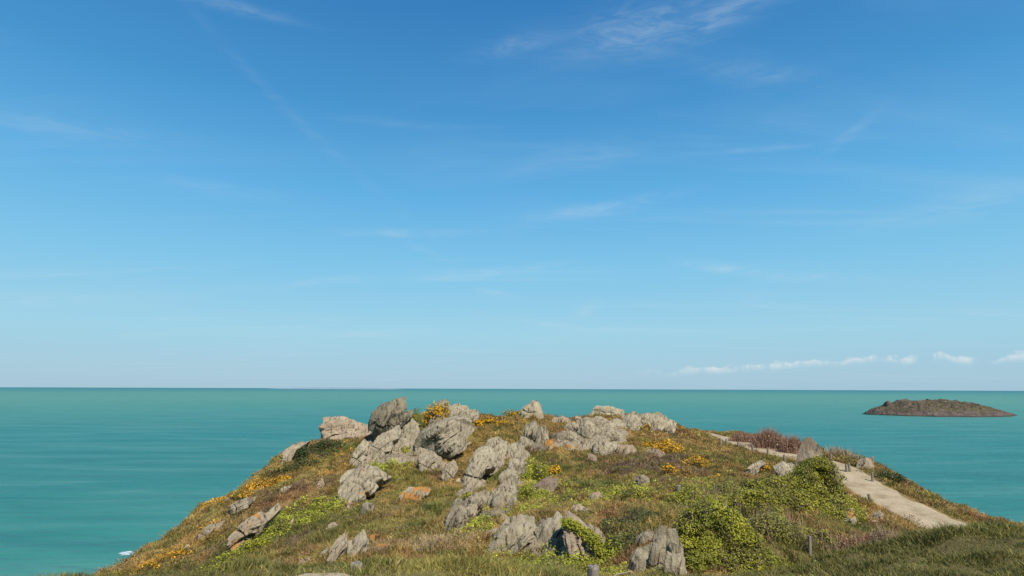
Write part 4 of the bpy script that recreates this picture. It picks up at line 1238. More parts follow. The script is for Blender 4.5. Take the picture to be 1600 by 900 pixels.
# ------------------------------------------------------------------ far island on the right
def island():
    prof = [(1350, 646, 0.0), (1356, 641.5, 1), (1366, 637, 1), (1374, 633.5, 1), (1381, 631, 1), (1390, 630, 1), (1400, 627, 1), (1420, 625, 1), (1450, 625, 1), (1480, 627, 1), (1510, 631, 1), (1540, 637, 1), (1570, 646, 0)]
    D0 = 1000.0
    xs = np.array([unproj(p[0] + 17, p[1], D0)[0] for p in prof])
    hs = np.array([max(unproj(p[0], p[1], D0)[2], 0) for p in prof])
    u = np.linspace(xs[0] - 4, xs[-1], 420)
    v = np.linspace(-1, 1, 70)
    U, Vv = np.meshgrid(u, v)
    h = np.interp(U, xs, hs)
    halfw = 12 + 3.2 * h
    Yv = D0 + 14 + Vv * halfw + (fbm(np.stack([U.ravel() * 0.02, np.zeros(U.size), np.zeros(U.size)], 1), 3, 8).reshape(U.shape) - .5) * 20
    bump = np.clip(1 - np.abs(Vv) ** 1.6, 0, 1) ** 0.8
    q = np.stack([U.ravel() * 0.06, Yv.ravel() * 0.06, np.zeros(U.size)], 1)
    n = fbm(q, 5, 77, 0.6).reshape(U.shape)
    n2 = fbm(q * 3.1, 4, 78, 0.6).reshape(U.shape)
    Z = h * bump * (0.72 + 0.55 * n) + (n2 - 0.5) * 5.0 * np.clip(bump * 1.6, 0, 1) * np.clip(h / 6, 0, 1) - 0.6
    # a squat rock tower near the tip
    kx = unproj(1396, 640, D0)[0]
    Z = Z + 6.0 * np.exp(-(((U - kx) / 4.5) ** 4)) * np.exp(-((Vv * halfw / 8) ** 4))
    W = np.stack([U.ravel(), Yv.ravel(), Z.ravel()], 1)
    nu = len(u)
    qd = [(r_ * nu + c, r_ * nu + c + 1, (r_ + 1) * nu + c + 1, (r_ + 1) * nu + c) for r_ in range(len(v) - 1) for c in range(nu - 1)]
    m, N = new_mat('island_rock')
    geo = N.n('ShaderNodeNewGeometry')
    p = geo.outputs['Position']
    sepn = N.n('ShaderNodeSeparateXYZ', ins={0: p})
    nz = N.noise(p, 0.12, 7, 0.65)
    up = N.n('ShaderNodeSeparateXYZ', ins={0: geo.outputs['Normal']}).outputs[2]
    rockc = N.ramp(nz, [(0.3, (0.06, 0.045, 0.036)), (0.55, (0.13, 0.098, 0.078)), (0.75, (0.20, 0.155, 0.125))])
    grs = N.ramp(nz, [(0.35, (0.075, 0.075, 0.03)), (0.7, (0.15, 0.12, 0.05))])
    c = N.mix(N.math('MULTIPLY', N.smooth(up, 0.75, 0.93), N.smooth(sepn.outputs[2], 6.0, 10.0)), rockc, grs)
    c = N.mix(N.smooth(sepn.outputs[2], 2.6, 0.6), c, (0.055, 0.05, 0.042))
    b = N.n('ShaderNodeBump', ins={'Strength': 1.0, 'Distance': 4.0, 'Height': nz})
    s = N.n('ShaderNodeBsdfPrincipled', ins={'Base Color': c, 'Roughness': 0.95, 'Specular IOR Level': 0.1, 'Normal': b.outputs[0]})
    finish(N, s.outputs[0])
    o = obj('rocky_island', mesh_np('rocky_island', W, quads=qd, mat=m, smooth=False))
    tag(o, 'low rocky island rising from the sea at far right', 'island')
    x0 = xs[0]
    tag(foam('surf_foam', [(x0 - 9, D0 + 6), (x0 - 3, D0 - 6), (x0 + 12, D0 - 20), (x0 + 30, D0 - 27), (x0 + 50, D0 - 30), (x0 + 50, D0 - 24), (x0 + 25, D0 - 14), (x0 + 5, D0 + 4)], 9, 8), kind='stuff')


island()


# the low coast that shows as a faint line on the horizon
def coast():
    D0 = 21000.0
    m = mat_plain('far_coast', (0.20, 0.27, 0.34), 1.0, 0.002, (0.24, 0.30, 0.36))  # pale blue-grey, the haze of distance put into the colour
    px = np.linspace(425, 625, 120)
    env = np.sin(np.linspace(0, math.pi, 120)) ** 0.5
    hh = 40 + (6 + 24 * fbm(np.stack([px * 0.05, px * 0, px * 0], 1), 4, 4)) * env
    xs = (px - 800) / F * D0
    V, n = [], len(px)
    for dy, k_ in ((-250, 0.0), (0, 1.0), (900, 1.0), (1500, 0.0)):
        V += [(x, D0 + dy, h * k_ - 1) for x, h in zip(xs, hh * env)]
    qd = [(r_ * n + c, r_ * n + c + 1, (r_ + 1) * n + c + 1, (r_ + 1) * n + c) for r_ in range(3) for c in range(n - 1)]
    tag(obj('distant_coast', mesh_np('distant_coast', V, quads=qd, mat=m, smooth=True)), kind='structure')


coast()


# ------------------------------------------------------------------ wooden posts
def post_mesh(name, r, h, seed, segs=14):
    lr = np.random.default_rng(seed)
    prof = [(r * 1.02, -0.25), (r, h * 0.5), (r * 0.98, h - 0.03), (r * 0.86, h - 0.004), (0.0, h + 0.004)]
    V, qd, tr = [], [], []
    for (rr, z) in prof[:-1]:
        for i in range(segs):
            a = 2 * math.pi * i / segs
            k_ = rr * (1 + 0.04 * math.sin(3 * a + seed))
            V.append((k_ * math.cos(a), k_ * math.sin(a), z + (0.006 * lr.standard_normal() if z > h - .02 else 0)))
    V.append((0, 0, prof[-1][1]))
    for l in range(len(prof) - 2):
        for i in range(segs):
            qd.append((l * segs + i, l * segs + (i + 1) % segs, (l + 1) * segs + (i + 1) % segs, (l + 1) * segs + i))
    b = (len(prof) - 2) * segs
    tr = [(b + i, b + (i + 1) % segs, len(V) - 1) for i in range(segs)]
    me = mesh_np(name, V, tris=tr, quads=qd, mat=M_WOOD, smooth=False)
    return me


POSTS = [
    # pixel x of the foot, pixel y of the foot, pixel y of the top, label
    (1126.5, 697.5, 687, 'wooden post at far end of path, left of a close pair'),
    (1135.5, 697.5, 688.5, 'wooden post at far end of path, right of a close pair'),
    (1154, 701.5, 692.5, 'third post along the near edge from far end of path'),
    (1176.5, 708.5, 698, 'fourth post along the near edge, opposite the red-brown bushes'),
    (1200, 714.5, 702.5, 'tallest-looking post on the near edge facing the path'),
    (1226.5, 723, 713, 'short post above the pale flat rock by the path'),
    (1299, 723, 713, 'post just right of the pointed standing rock'),
    (1323, 738, 728, 'left one of twin posts on the path by cliff boulder'),
    (1328, 737.5, 727, 'right one of twin posts on the path by cliff boulder'),
    (1155.5, 691, 683, 'post on the far edge at left end of red-brown bushes'),
    (1175.5, 697, 688, 'post on the far edge in front of red-brown bushes'),
    (1196, 700.5, 690, 'post on the far edge under the tallest red-brown bushes'),
    (1363.5, 753, 741, 'pale post on the cliff side below the square boulder'),
    (1359, 786, 775.5, 'post in dry grass at near edge of the widest path stretch'),
    (1061.5, 775, 764, 'weathered stub of post on the grassy spur in midslope'),
]
for i, (px, py, pt, lab) in enumerate(POSTS):
    d = cast(px, py, 15.5) or 55.0
    p = unproj(px, py, d)
    h = max(0.45, (py - pt) / F * d)
    o = obj('wooden_post', post_mesh('wooden_post', 0.10 if i != 14 else 0.13, h + 0.12, i), loc=(p[0], p[1], float(ground(p[0], p[1]))))
    o.rotation_euler = (rng.normal(0, 0.035), rng.normal(0, 0.035), rng.uniform(0, 6))
    tag(o, lab, 'post', 'wooden posts along the sandy path')


def near_post(px, ytop, d, r, lab, seed):
    p = unproj(px, ytop, d)
    g = float(ground(p[0], p[1]))
    o = obj('wooden_post', post_mesh('wooden_post', r, max(0.3, p[2] - g), seed, 24), loc=(p[0], p[1], g))
    o.rotation_euler = (0.01, -0.015, seed)
    tag(o, lab, 'post', 'wooden posts of the near bank')
    return p


near_post(556, 878.5, 8.7, 0.082, 'grooved wooden post behind the pale path at bottom edge', 40)
NP = near_post(926.5, 884, 8.2, 0.078, 'grey wooden post cut off by bottom edge, right of centre', 41)
# old weathered trunk stub in the brush on the right
p = unproj(1266, 868, cast(1266, 868, 16.0) or 30)
d_ = p[1]
o = obj('wooden_post', post_mesh('wooden_post', 0.065, 26 / F * d_, 42), loc=(p[0], p[1], float(ground(p[0], p[1]))))
o.rotation_euler = (0.03, 0.14, 1)
tag(o, 'bleached leaning post in brown brush above the right bank', 'post', 'wooden posts of the near bank')


def tube(name, pts, r, mat, segs=6):
    pts = np.asarray(pts, float)
    V, qd = [], []
    for i, p in enumerate(pts):
        t = pts[min(i + 1, len(pts) - 1)] - pts[max(i - 1, 0)]
        t /= np.linalg.norm(t) + 1e-9
        a = np.cross(t, [0, 0, 1.0])
        a /= np.linalg.norm(a) + 1e-9
        b = np.cross(t, a)
        for s_ in range(segs):
            an = 2 * math.pi * s_ / segs
            V.append(p + r * (math.cos(an) * a + math.sin(an) * b))
    for i in range(len(pts) - 1):
        for s_ in range(segs):
            qd.append((i * segs + s_, i * segs + (s_ + 1) % segs, (i + 1) * segs + (s_ + 1) % segs, (i + 1) * segs + s_))
    return mesh_np(name, V, quads=qd, mat=mat, smooth=True)


rp = [unproj(962, 897, 8.9), unproj(970, 896, 9.0), unproj(978, 894.5, 9.1), unproj(985, 892, 9.2), unproj(993, 899, 9.2), unproj(1000, 912, 9.2)]
ro = obj('rope', tube('rope', chaikin(np.array([NP + (0.02, 0.05, -0.22), NP + (0.2, 0.25, -.32)] + rp), 2), 0.006, M_ROPE))
tag(ro, 'thin pale rope sagging right of the grey bottom-edge post', 'rope')


# ------------------------------------------------------------------ foliage
def leaf_quads(P, Nn, size, col, aspect=0.75):
    """bent diamond leaves at P, facing about Nn"""
    n = len(P)
    r1 = rng.standard_normal((n, 3))
    T1 = np.cross(Nn, r1)
    T1 /= np.linalg.norm(T1, axis=1)[:, None] + 1e-9
    T2 = np.cross(Nn, T1)
    s = size[:, None] if np.ndim(size) else size
    a = P - T1 * s * 0.5
    b = P + T2 * s * 0.5 * aspect - Nn * s * 0.12
    c = P + T1 * s * 0.5
    d = P - T2 * s * 0.5 * aspect - Nn * s * 0.12
    V = np.stack([a, b, c, d], 1).reshape(-1, 3)
    i = np.arange(n) * 4
    tr = np.concatenate([np.stack([i, i + 1, i + 2], 1), np.stack([i, i + 2, i + 3], 1)])
    return V, tr, np.repeat(col, 4, 0)


def blades(P, height, width, col, lean=0.5, curl=True):
    """upright tapering blades, two segments each"""
    n = len(P)
    az = rng.uniform(0, 2 * math.pi, n)
    side = np.stack([np.cos(az), np.sin(az), np.zeros(n)], 1) * width[:, None] * 0.5
    la = rng.uniform(0, 2 * math.pi, n)
    lm = np.abs(rng.normal(0, lean, n)) * height
    ld = np.stack([np.cos(la) * lm, np.sin(la) * lm, np.zeros(n)], 1)
    up = np.zeros((n, 3))
    up[:, 2] = height
    V = np.stack([P - side, P + side, P + ld * 0.35 + up * 0.6 + side * 0.7, P + ld * 0.35 + up * 0.6 - side * 0.7, P + ld + up], 1).reshape(-1, 3)
    i = np.arange(n) * 5
    tr = np.stack([i + 3, i + 2, i + 4], 1)
    qd = np.stack([i, i + 1, i + 2, i + 3], 1)
    return V, tr, qd, np.repeat(col, 5, 0)


def in_rock(x, y, shrink=0.62):
    m = np.zeros(len(x), bool)
    for (cx, cy, a, b) in ROCKPLAN:
        m |= ((x - cx) / (a * shrink)) ** 2 + ((y - cy) / (b * shrink)) ** 2 < 1
    qx = np.stack([x, y], 1)
    for P in BEDS:
        e, _ = seg_dist(qx, P, True)
        m |= inside(qx, P) & (e > 0.1) & (fbm2(x, y, 1.1, 3, 611) < 0.60)
    return m


def scatter(n_try, x0, x1, y0, y1, dens):
    """random points on the ground, thinned to dens(distance) per square metre, within sight of the viewpoint"""
    x = rng.uniform(x0, x1, n_try)
    y = rng.uniform(y0, y1, n_try)
    per = n_try / ((x1 - x0) * (y1 - y0))
    d = np.hypot(x, y)
    ok = rng.random(n_try) < dens(d) / per
    ok &= np.abs(x) < 0.95 * y + 3
    x, y = x[ok], y[ok]
    od_ = bilin(OUT, X0, Y0, ST, x, y)
    pd_ = bilin(PD, X0, Y0, ST, x, y)
    edge = (fbm2(x, y, 0.9, 3, 401) - 0.5) * np.where(np.hypot(x, y) < 12, 0.2, 1.5)
    ok = (od_ < 2.0 + rng.random(len(x)) * 3) & (pd_ > PATH_HW - 0.25 + edge + rng.exponential(0.18, len(x)))
    ok &= ~in_rock(x, y)
    return x[ok], y[ok]


GRASSY = np.array([ZT.index(k_) for k_ in ('dry', 'olive', 'green', 'straw', 'bank', 'rust')])
LEAFY = np.array([ZT.index(k_) for k_ in ('ivy', 'gorse', 'dark')])


def ground_cover():
    bV, bT, bQ, bC, off = [], [], [], [], 0
    lV, lT, lC, loff = [], [], [], 0
    for (n_try, y0, y1, lo, hi) in ((420000, 3.5, 18, 0, 0), (1300000, 18, 96, 0, 0)):
        if y0 < 10:
            x, y = scatter(n_try, -24, 24, y0, y1, lambda d: np.where(d < 18, 420.0, 0))
        else:
            x, y = scatter(n_try, -46, 52, y0, y1, lambda d: np.clip(5200 / d, 60, 190))
        if y0 > 10:      # longer growth round the foot of every stone
            fx, fy = [], []
            for (cx, cy, a, b) in ROCKPLAN:
                if cy > 100:
                    continue
                n = int(90 * (a + b))
                t = rng.uniform(0, 2 * math.pi, n)
                q = rng.uniform(0.75, 1.5, n)
                fx.append(cx + np.cos(t) * a * 1.2 * q)
                fy.append(cy + np.sin(t) * b * 1.2 * q)
            x = np.concatenate([x] + fx)
            y = np.concatenate([y] + fy)
            ok = bilin(PD, X0, Y0, ST, x, y) > PATH_HW
            x, y = x[ok], y[ok]
        kd = zone_pick(x, y)
        d = np.hypot(x, y)
        z = ground(x, y)
        clump = fbm2(x, y, 1.3, 3, 91)
        leafy = np.isin(kd, LEAFY)
        # blades and twigs
        m = ~leafy
        rep = 3
        xs = np.repeat(x[m], rep) + rng.normal(0, 0.07, m.sum() * rep)
        ys = np.repeat(y[m], rep) + rng.normal(0, 0.07, m.sum() * rep)
        ks = np.repeat(kd[m], rep)
        ds = np.repeat(d[m], rep)
        cl = np.repeat(clump[m], rep)
        P = np.stack([xs, ys, ground(xs, ys) - 0.03], 1)
        h = np.where(ks == ZT.index('heather'), 0.24, 0.19) * np.where(ks == ZT.index('redtwig'), 1.7, 1.0)
        h = h * np.clip(0.5 + 4.6 * (cl - 0.40), 0.45, 2.3) * rng.uniform(0.5, 1.25, len(h)) * np.clip(ds / 26, 0.55, 1.15)
        w = np.clip(0.010 + 0.00085 * ds, 0.008, 0.07) * rng.uniform(0.7, 1.3, len(h))
        tone = 0.25 + 1.75 * fbm2(xs, ys, 1.5, 4, 301)[:, None]
        V, tr, qd, C = blades(P, h, w, zone_colour(ks, 0.24) * tone, 0.85)
        bV.append(V)
        bT.append(tr + off)
        bQ.append(qd + off)
        bC.append(C)
        off += len(V)
        # leaves of the creeping plants
        m = leafy
        rep = 6
        n = m.sum() * rep
        xs = np.repeat(x[m], rep) + rng.normal(0, 0.13, n)
        ys = np.repeat(y[m], rep) + rng.normal(0, 0.13, n)
        ks = np.repeat(kd[m], rep)
        ds = np.repeat(d[m], rep)
        hgt = np.repeat(np.clip(0.12 + 1.5 * (clump[m] - 0.4), 0.05, 0.7), rep)
        P = np.stack([xs, ys, ground(xs, ys) + hgt * rng.uniform(0, 1, n)], 1)
        Nn = rng.standard_normal((n, 3)) * 0.65 + np.array([0, -0.25, 0.9])
        Nn /= np.linalg.norm(Nn, axis=1)[:, None]
        size = np.clip(0.022 + 0.0023 * ds, 0.03, 0.17) * rng.uniform(0.6, 1.3, n)
        tone = 0.25 + 1.6 * fbm2(xs, ys, 1.5, 4, 301)[:, None]
        V, tr, C = leaf_quads(P, Nn, size, zone_colour(ks, 0.24) * tone)
        lV.append(V)
        lT.append(tr + loff)
        lC.append(C)
        loff += len(V)
    # low clumps of heath: dark, olive and rusty cushions
    n = 8000
    x, y = scatter(n * 6, -40, 46, 19, 90, lambda d: np.clip(75 / d, 0.9, 2.4))
    cn = fbm2(x, y, 0.33, 3, 501)
    ok = rng.random(len(x)) < np.clip((cn - 0.40) * 5, 0.10, 1)
    x, y, cn = x[ok], y[ok], cn[ok]
    zk = zone_pick(x, y)
    kk = rng.choice([ZT.index(q) for q in ('dark', 'olive', 'rust', 'heather', 'green', 'dry')], len(x), p=[.34, .18, .18, .12, .14, .04])
    kk = np.where(rng.random(len(x)) < 0.4, zk, kk)
    rad_ = rng.uniform(0.20, 0.62, len(x))  * np.clip(0.6 + 1.6 * (cn - 0.4), 0.6, 1.3)
    rep = np.clip((rad_ * 230), 30, 150).astype(int)
    xs, ys, ks, rs = np.repeat(x, rep), np.repeat(y, rep), np.repeat(kk, rep), np.repeat(rad_, rep)
    u = rng.standard_normal((len(xs), 3))
    u /= np.linalg.norm(u, axis=1)[:, None]
    u[:, 2] = np.abs(u[:, 2])
    rr = rs * rng.random(len(xs)) ** 0.3
    P = np.stack([xs + u[:, 0] * rr * 1.35, ys + u[:, 1] * rr * 1.35, np.zeros(len(xs))], 1)
    P[:, 2] = ground(P[:, 0], P[:, 1]) + u[:, 2] * rr * 0.8 + 0.02
    Nn = u + rng.standard_normal(u.shape) * 0.6 + np.array([0, -0.1, 0.2])
    Nn /= np.linalg.norm(Nn, axis=1)[:, None]
    sz_ = np.clip(0.02 + 0.0018 * np.hypot(xs, ys), 0.04, 0.14) * rng.uniform(0.6, 1.3, len(xs))
    tone = np.repeat(rng.uniform(0.6, 1.2, len(x)), rep)[:, None]
    V, tr, C = leaf_quads(P, Nn, sz_, zone_colour(ks, 0.22) * tone, 0.45)
    lV.append(V)
    lT.append(tr + loff)
    lC.append(C)
    loff += len(V)
    o = obj('heath_grass', mesh_np('heath_grass', np.concatenate(bV), np.concatenate(bT), np.concatenate(bQ), M_GRASS, False, np.concatenate(bC)))
    tag(o, kind='stuff')
    o = obj('creeping_foliage', mesh_np('creeping_foliage', np.concatenate(lV), np.concatenate(lT), None, M_LEAF, False, np.concatenate(lC)))
    tag(o, kind='stuff')
    print('blades', off // 5, 'leaves', loff // 4)


ground_cover()

LEAFPAL = dict(
    ivymid=((0.35, 0.325, 0.038), (0.19, 0.19, 0.032), (0.12, 0.095, 0.038)),
    ivy=((0.36, 0.34, 0.034), (0.19, 0.20, 0.028), (0.13, 0.105, 0.035)), ivydark=((0.32, 0.295, 0.048), (0.17, 0.165, 0.038), (0.12, 0.095, 0.04)),
    dark=((0.085, 0.105, 0.028), (0.05, 0.07, 0.02), (0.10, 0.085, 0.03)), gorse=((0.19, 0.165, 0.045), (0.125, 0.105, 0.034), (0.22, 0.13, 0.05)),
    brush=((0.32, 0.21, 0.12), (0.21, 0.155, 0.065), (0.15, 0.098, 0.065)), red=((0.29, 0.155, 0.095), (0.21, 0.115, 0.075), (0.40, 0.28, 0.14)),
    ochre=((0.36, 0.25, 0.10), (0.24, 0.18, 0.065), (0.19, 0.18, 0.055)))


def bush(name, label, px, pyb, wpx, hpx, kind, cat, group=None, crest=None, taper=0.55, d=None, depth=0.8, flowers=0.0, twigs=0.0, dens=1.0, leaf=1.0, seed=1, spiky=0.0, dd_=0.0, lobes=9):
    """an uneven crown of leaves over lobes at different heights; the crown rests on the ground"""
    lr = np.random.default_rng(seed * 31 + int(px))
    if d is None:
        d = cast(px, pyb, 9.0 if pyb < 868 else 15.5) or 45.0
    d += dd_
    C = unproj(px, pyb, d)
    W, H = wpx / F * d, hpx / F * d
    top_z = C[2] + H
    Dp = depth * W
    g0 = float(ground(C[0], C[1]))
    if g0 > top_z - 0.3 * H:
        dc = cast(px, pyb - 0.25 * hpx, 15.5) or d
        print('moved', label, round(d, 1), '->', round(dc, 1))
        C = unproj(px, pyb, dc)
        W, H = wpx / F * dc, hpx / F * dc
        top_z = C[2] + H
        Dp = depth * W
        g0 = float(ground(C[0], C[1]))
        d = dc
    else:
        C[1] += Dp * 0.15
        C[0] *= C[1] / (C[1] - Dp * 0.15)
        g0 = float(ground(C[0], C[1]))
    C[2] = g0
    H = max(top_z - g0, 0.6 * H)
    root = empty(name, C)
    # lobes
    lob = []
    for i in range(lobes):
        a = lr.uniform(-1, 1)
        top = H * (1 - taper * abs(a) ** 1.8) * lr.uniform(0.72, 1.0)
        r = lr.uniform(0.2, 0.34) * min(W, 1.6 * H)
        lob.append((a * (W * 0.5 - r * 0.55), lr.uniform(-0.42, 0.42) * Dp, max(top - r, 0.15 * H), r))
    lob.append((0, 0, H * 0.45, 0.42 * min(W, H * 1.3)))
    if crest:           # a thicket whose top follows a given profile and slopes down towards the viewer
        lob = []
        cr_px = [c[0] for c in crest]
        cr_py = [c[1] for c in crest]
        for i in range(lobes):
            r = lr.uniform(0.09, 0.17) * min(W, H) * (1.0 if i % 3 else 1.35)
            lp = lr.uniform(cr_px[0], cr_px[-1])
            up = lr.random() if i % 2 else 1.0
            tz = unproj(lp, np.interp(lp, cr_px, cr_py), C[1])[2] - C[2]
            yy = -(1 - up) * Dp * 0.5 + lr.uniform(-0.12, 0.12) * Dp
            gz = float(ground(unproj(lp, 800, C[1])[0], C[1] + yy)) - C[2]
            zz = gz + (tz - gz) * (0.15 + 0.85 * up ** 1.15) - r
            if tz - gz < 0.2:
                continue
            lob.append((unproj(lp, 800, C[1])[0] - C[0], yy, max(zz, gz + 0.3 * r), r))
    ls = np.clip(0.026 + 0.0019 * d, 0.035, 0.16) * leaf
    V_, T_, C_, off = [], [], [], 0
    pal = np.array(LEAFPAL[kind])
    shells = []
    for (lx, ly, lz, r) in lob:
        n = int(dens * 4 * math.pi * r * r * (0.5 + 0.5 * (1.0 if crest else max(-0.4, min(lz / r + 0.6, 1.4)))) / (ls * ls) * 0.75) + 12
        n = min(n, 14000)
        u = lr.standard_normal((n, 3))
        u /= np.linalg.norm(u, axis=1)[:, None]
        rr = r * (lr.random(n) ** 0.30) * (0.82 + 0.36 * fbm(u * 2.2 + lx * 3 + 11, 3, seed))
        P = np.stack([lx + u[:, 0] * rr * 1.12, ly + u[:, 1] * rr * 1.05, lz + u[:, 2] * rr * (0.95 + spiky)], 1)
        # the skirt reaches the ground
        P[:, 2] = np.where(u[:, 2] < -0.1, P[:, 2] * lr.random(n), P[:, 2])
        gz = ground(P[:, 0] + C[0], P[:, 1] + C[1]) - C[2]
        ok = P[:, 2] > gz - 0.05
        P, u = P[ok], u[ok]
        if len(P) == 0:
            continue
        Nn = u * 0.9 + lr.standard_normal(u.shape) * 0.55 + np.array([0, -0.1, 0.35])
        Nn /= np.linalg.norm(Nn, axis=1)[:, None]
        shells.append((P, u))
        cn = fbm((P + C) * 0.9, 3, seed + 5)
        t = np.clip((cn - 0.36) / 0.28 + lr.normal(0, 0.25, len(P)), 0, 1)[:, None]
        col = pal[0] * t + pal[1] * (1 - t)
        alt = lr.random(len(P)) < 0.10 + 0.45 * (fbm((P + C) * 1.7, 3, seed + 77) > 0.56)
        col[alt] = pal[2]
        col = col * lr.uniform(0.75, 1.25, (len(P), 1))
        V, tr, cc = leaf_quads(P, Nn, ls * lr.uniform(0.6, 1.35, len(P)), col, 0.32 if spiky else 0.75)
        V_.append(V)
        T_.append(tr + off)
        C_.append(cc)
        off += len(V)
    obj('foliage', mesh_np('foliage', np.concatenate(V_), np.concatenate(T_), None, M_LEAF, False, np.concatenate(C_)), root)
    if flowers > 0:
        V_, T_, C_, off = [], [], [], 0
        for (P, u) in shells:
            fn = fbm((P + C) * 1.5, 3, seed + 9)
            ok = (u[:, 2] > -0.15) & (lr.random(len(P)) < flowers * np.clip((fn - 0.30) / 0.25, 0, 1))
            Q_ = P[ok] * 1.0 + u[ok] * ls * 0.6
            Nn = u[ok] + lr.standard_normal(Q_.shape) * 0.6 + np.array([0, 0, 0.3])
            Nn /= np.linalg.norm(Nn, axis=1)[:, None]
            t = lr.random((len(Q_), 1))
            col = np.array((0.72, 0.42, 0.012)) * t + np.array((0.58, 0.28, 0.010)) * (1 - t)
            V, tr, cc = leaf_quads(Q_, Nn, ls * 1.2 * lr.uniform(0.6, 1.2, len(Q_)), col * lr.uniform(0.8, 1.1, (len(Q_), 1)), 0.9)
            V_.append(V)
            T_.append(tr + off)
            C_.append(cc)
            off += len(V)
        if off:
            obj('blossom', mesh_np('blossom', np.concatenate(V_), np.concatenate(T_), None, M_PETAL, False, np.concatenate(C_)), root)
    if twigs > 0:
        n = int(twigs * 90 * (W * H) ** 0.7) + 20
        P = np.stack([lr.normal(0, 0.26 * W, n), lr.normal(0, 0.26 * Dp, n), np.zeros(n)], 1)
        P[:, 2] = ground(P[:, 0] + C[0], P[:, 1] + C[1]) - C[2] - 0.05
        hh = H * (1.1 - 0.8 * np.abs(P[:, 0] / (W * 0.6)) ** 1.6).clip(0.25, 1.1) * lr.uniform(0.55, 1.12, n)
        ww = np.clip(0.012 + 0.0006 * d, 0.012, 0.05) * lr.uniform(0.6, 1.2, n)
        tw = np.array((0.30, 0.21, 0.14)) if kind != 'red' else np.array((0.29, 0.165, 0.105))
        if kind in ('brush', 'ochre'):
            tw = np.array((0.40, 0.29, 0.18))
        V, tr, qd, cc = blades(P, hh, ww, tw * lr.uniform(0.6, 1.3, (n, 1)), 0.32)
        obj('bush_twigs', mesh_np('bush_twigs', V, tr, qd, M_TWIG, False, cc), root)  # bare twigs standing among the leaves
    tag(root, label, cat, group)
    return root


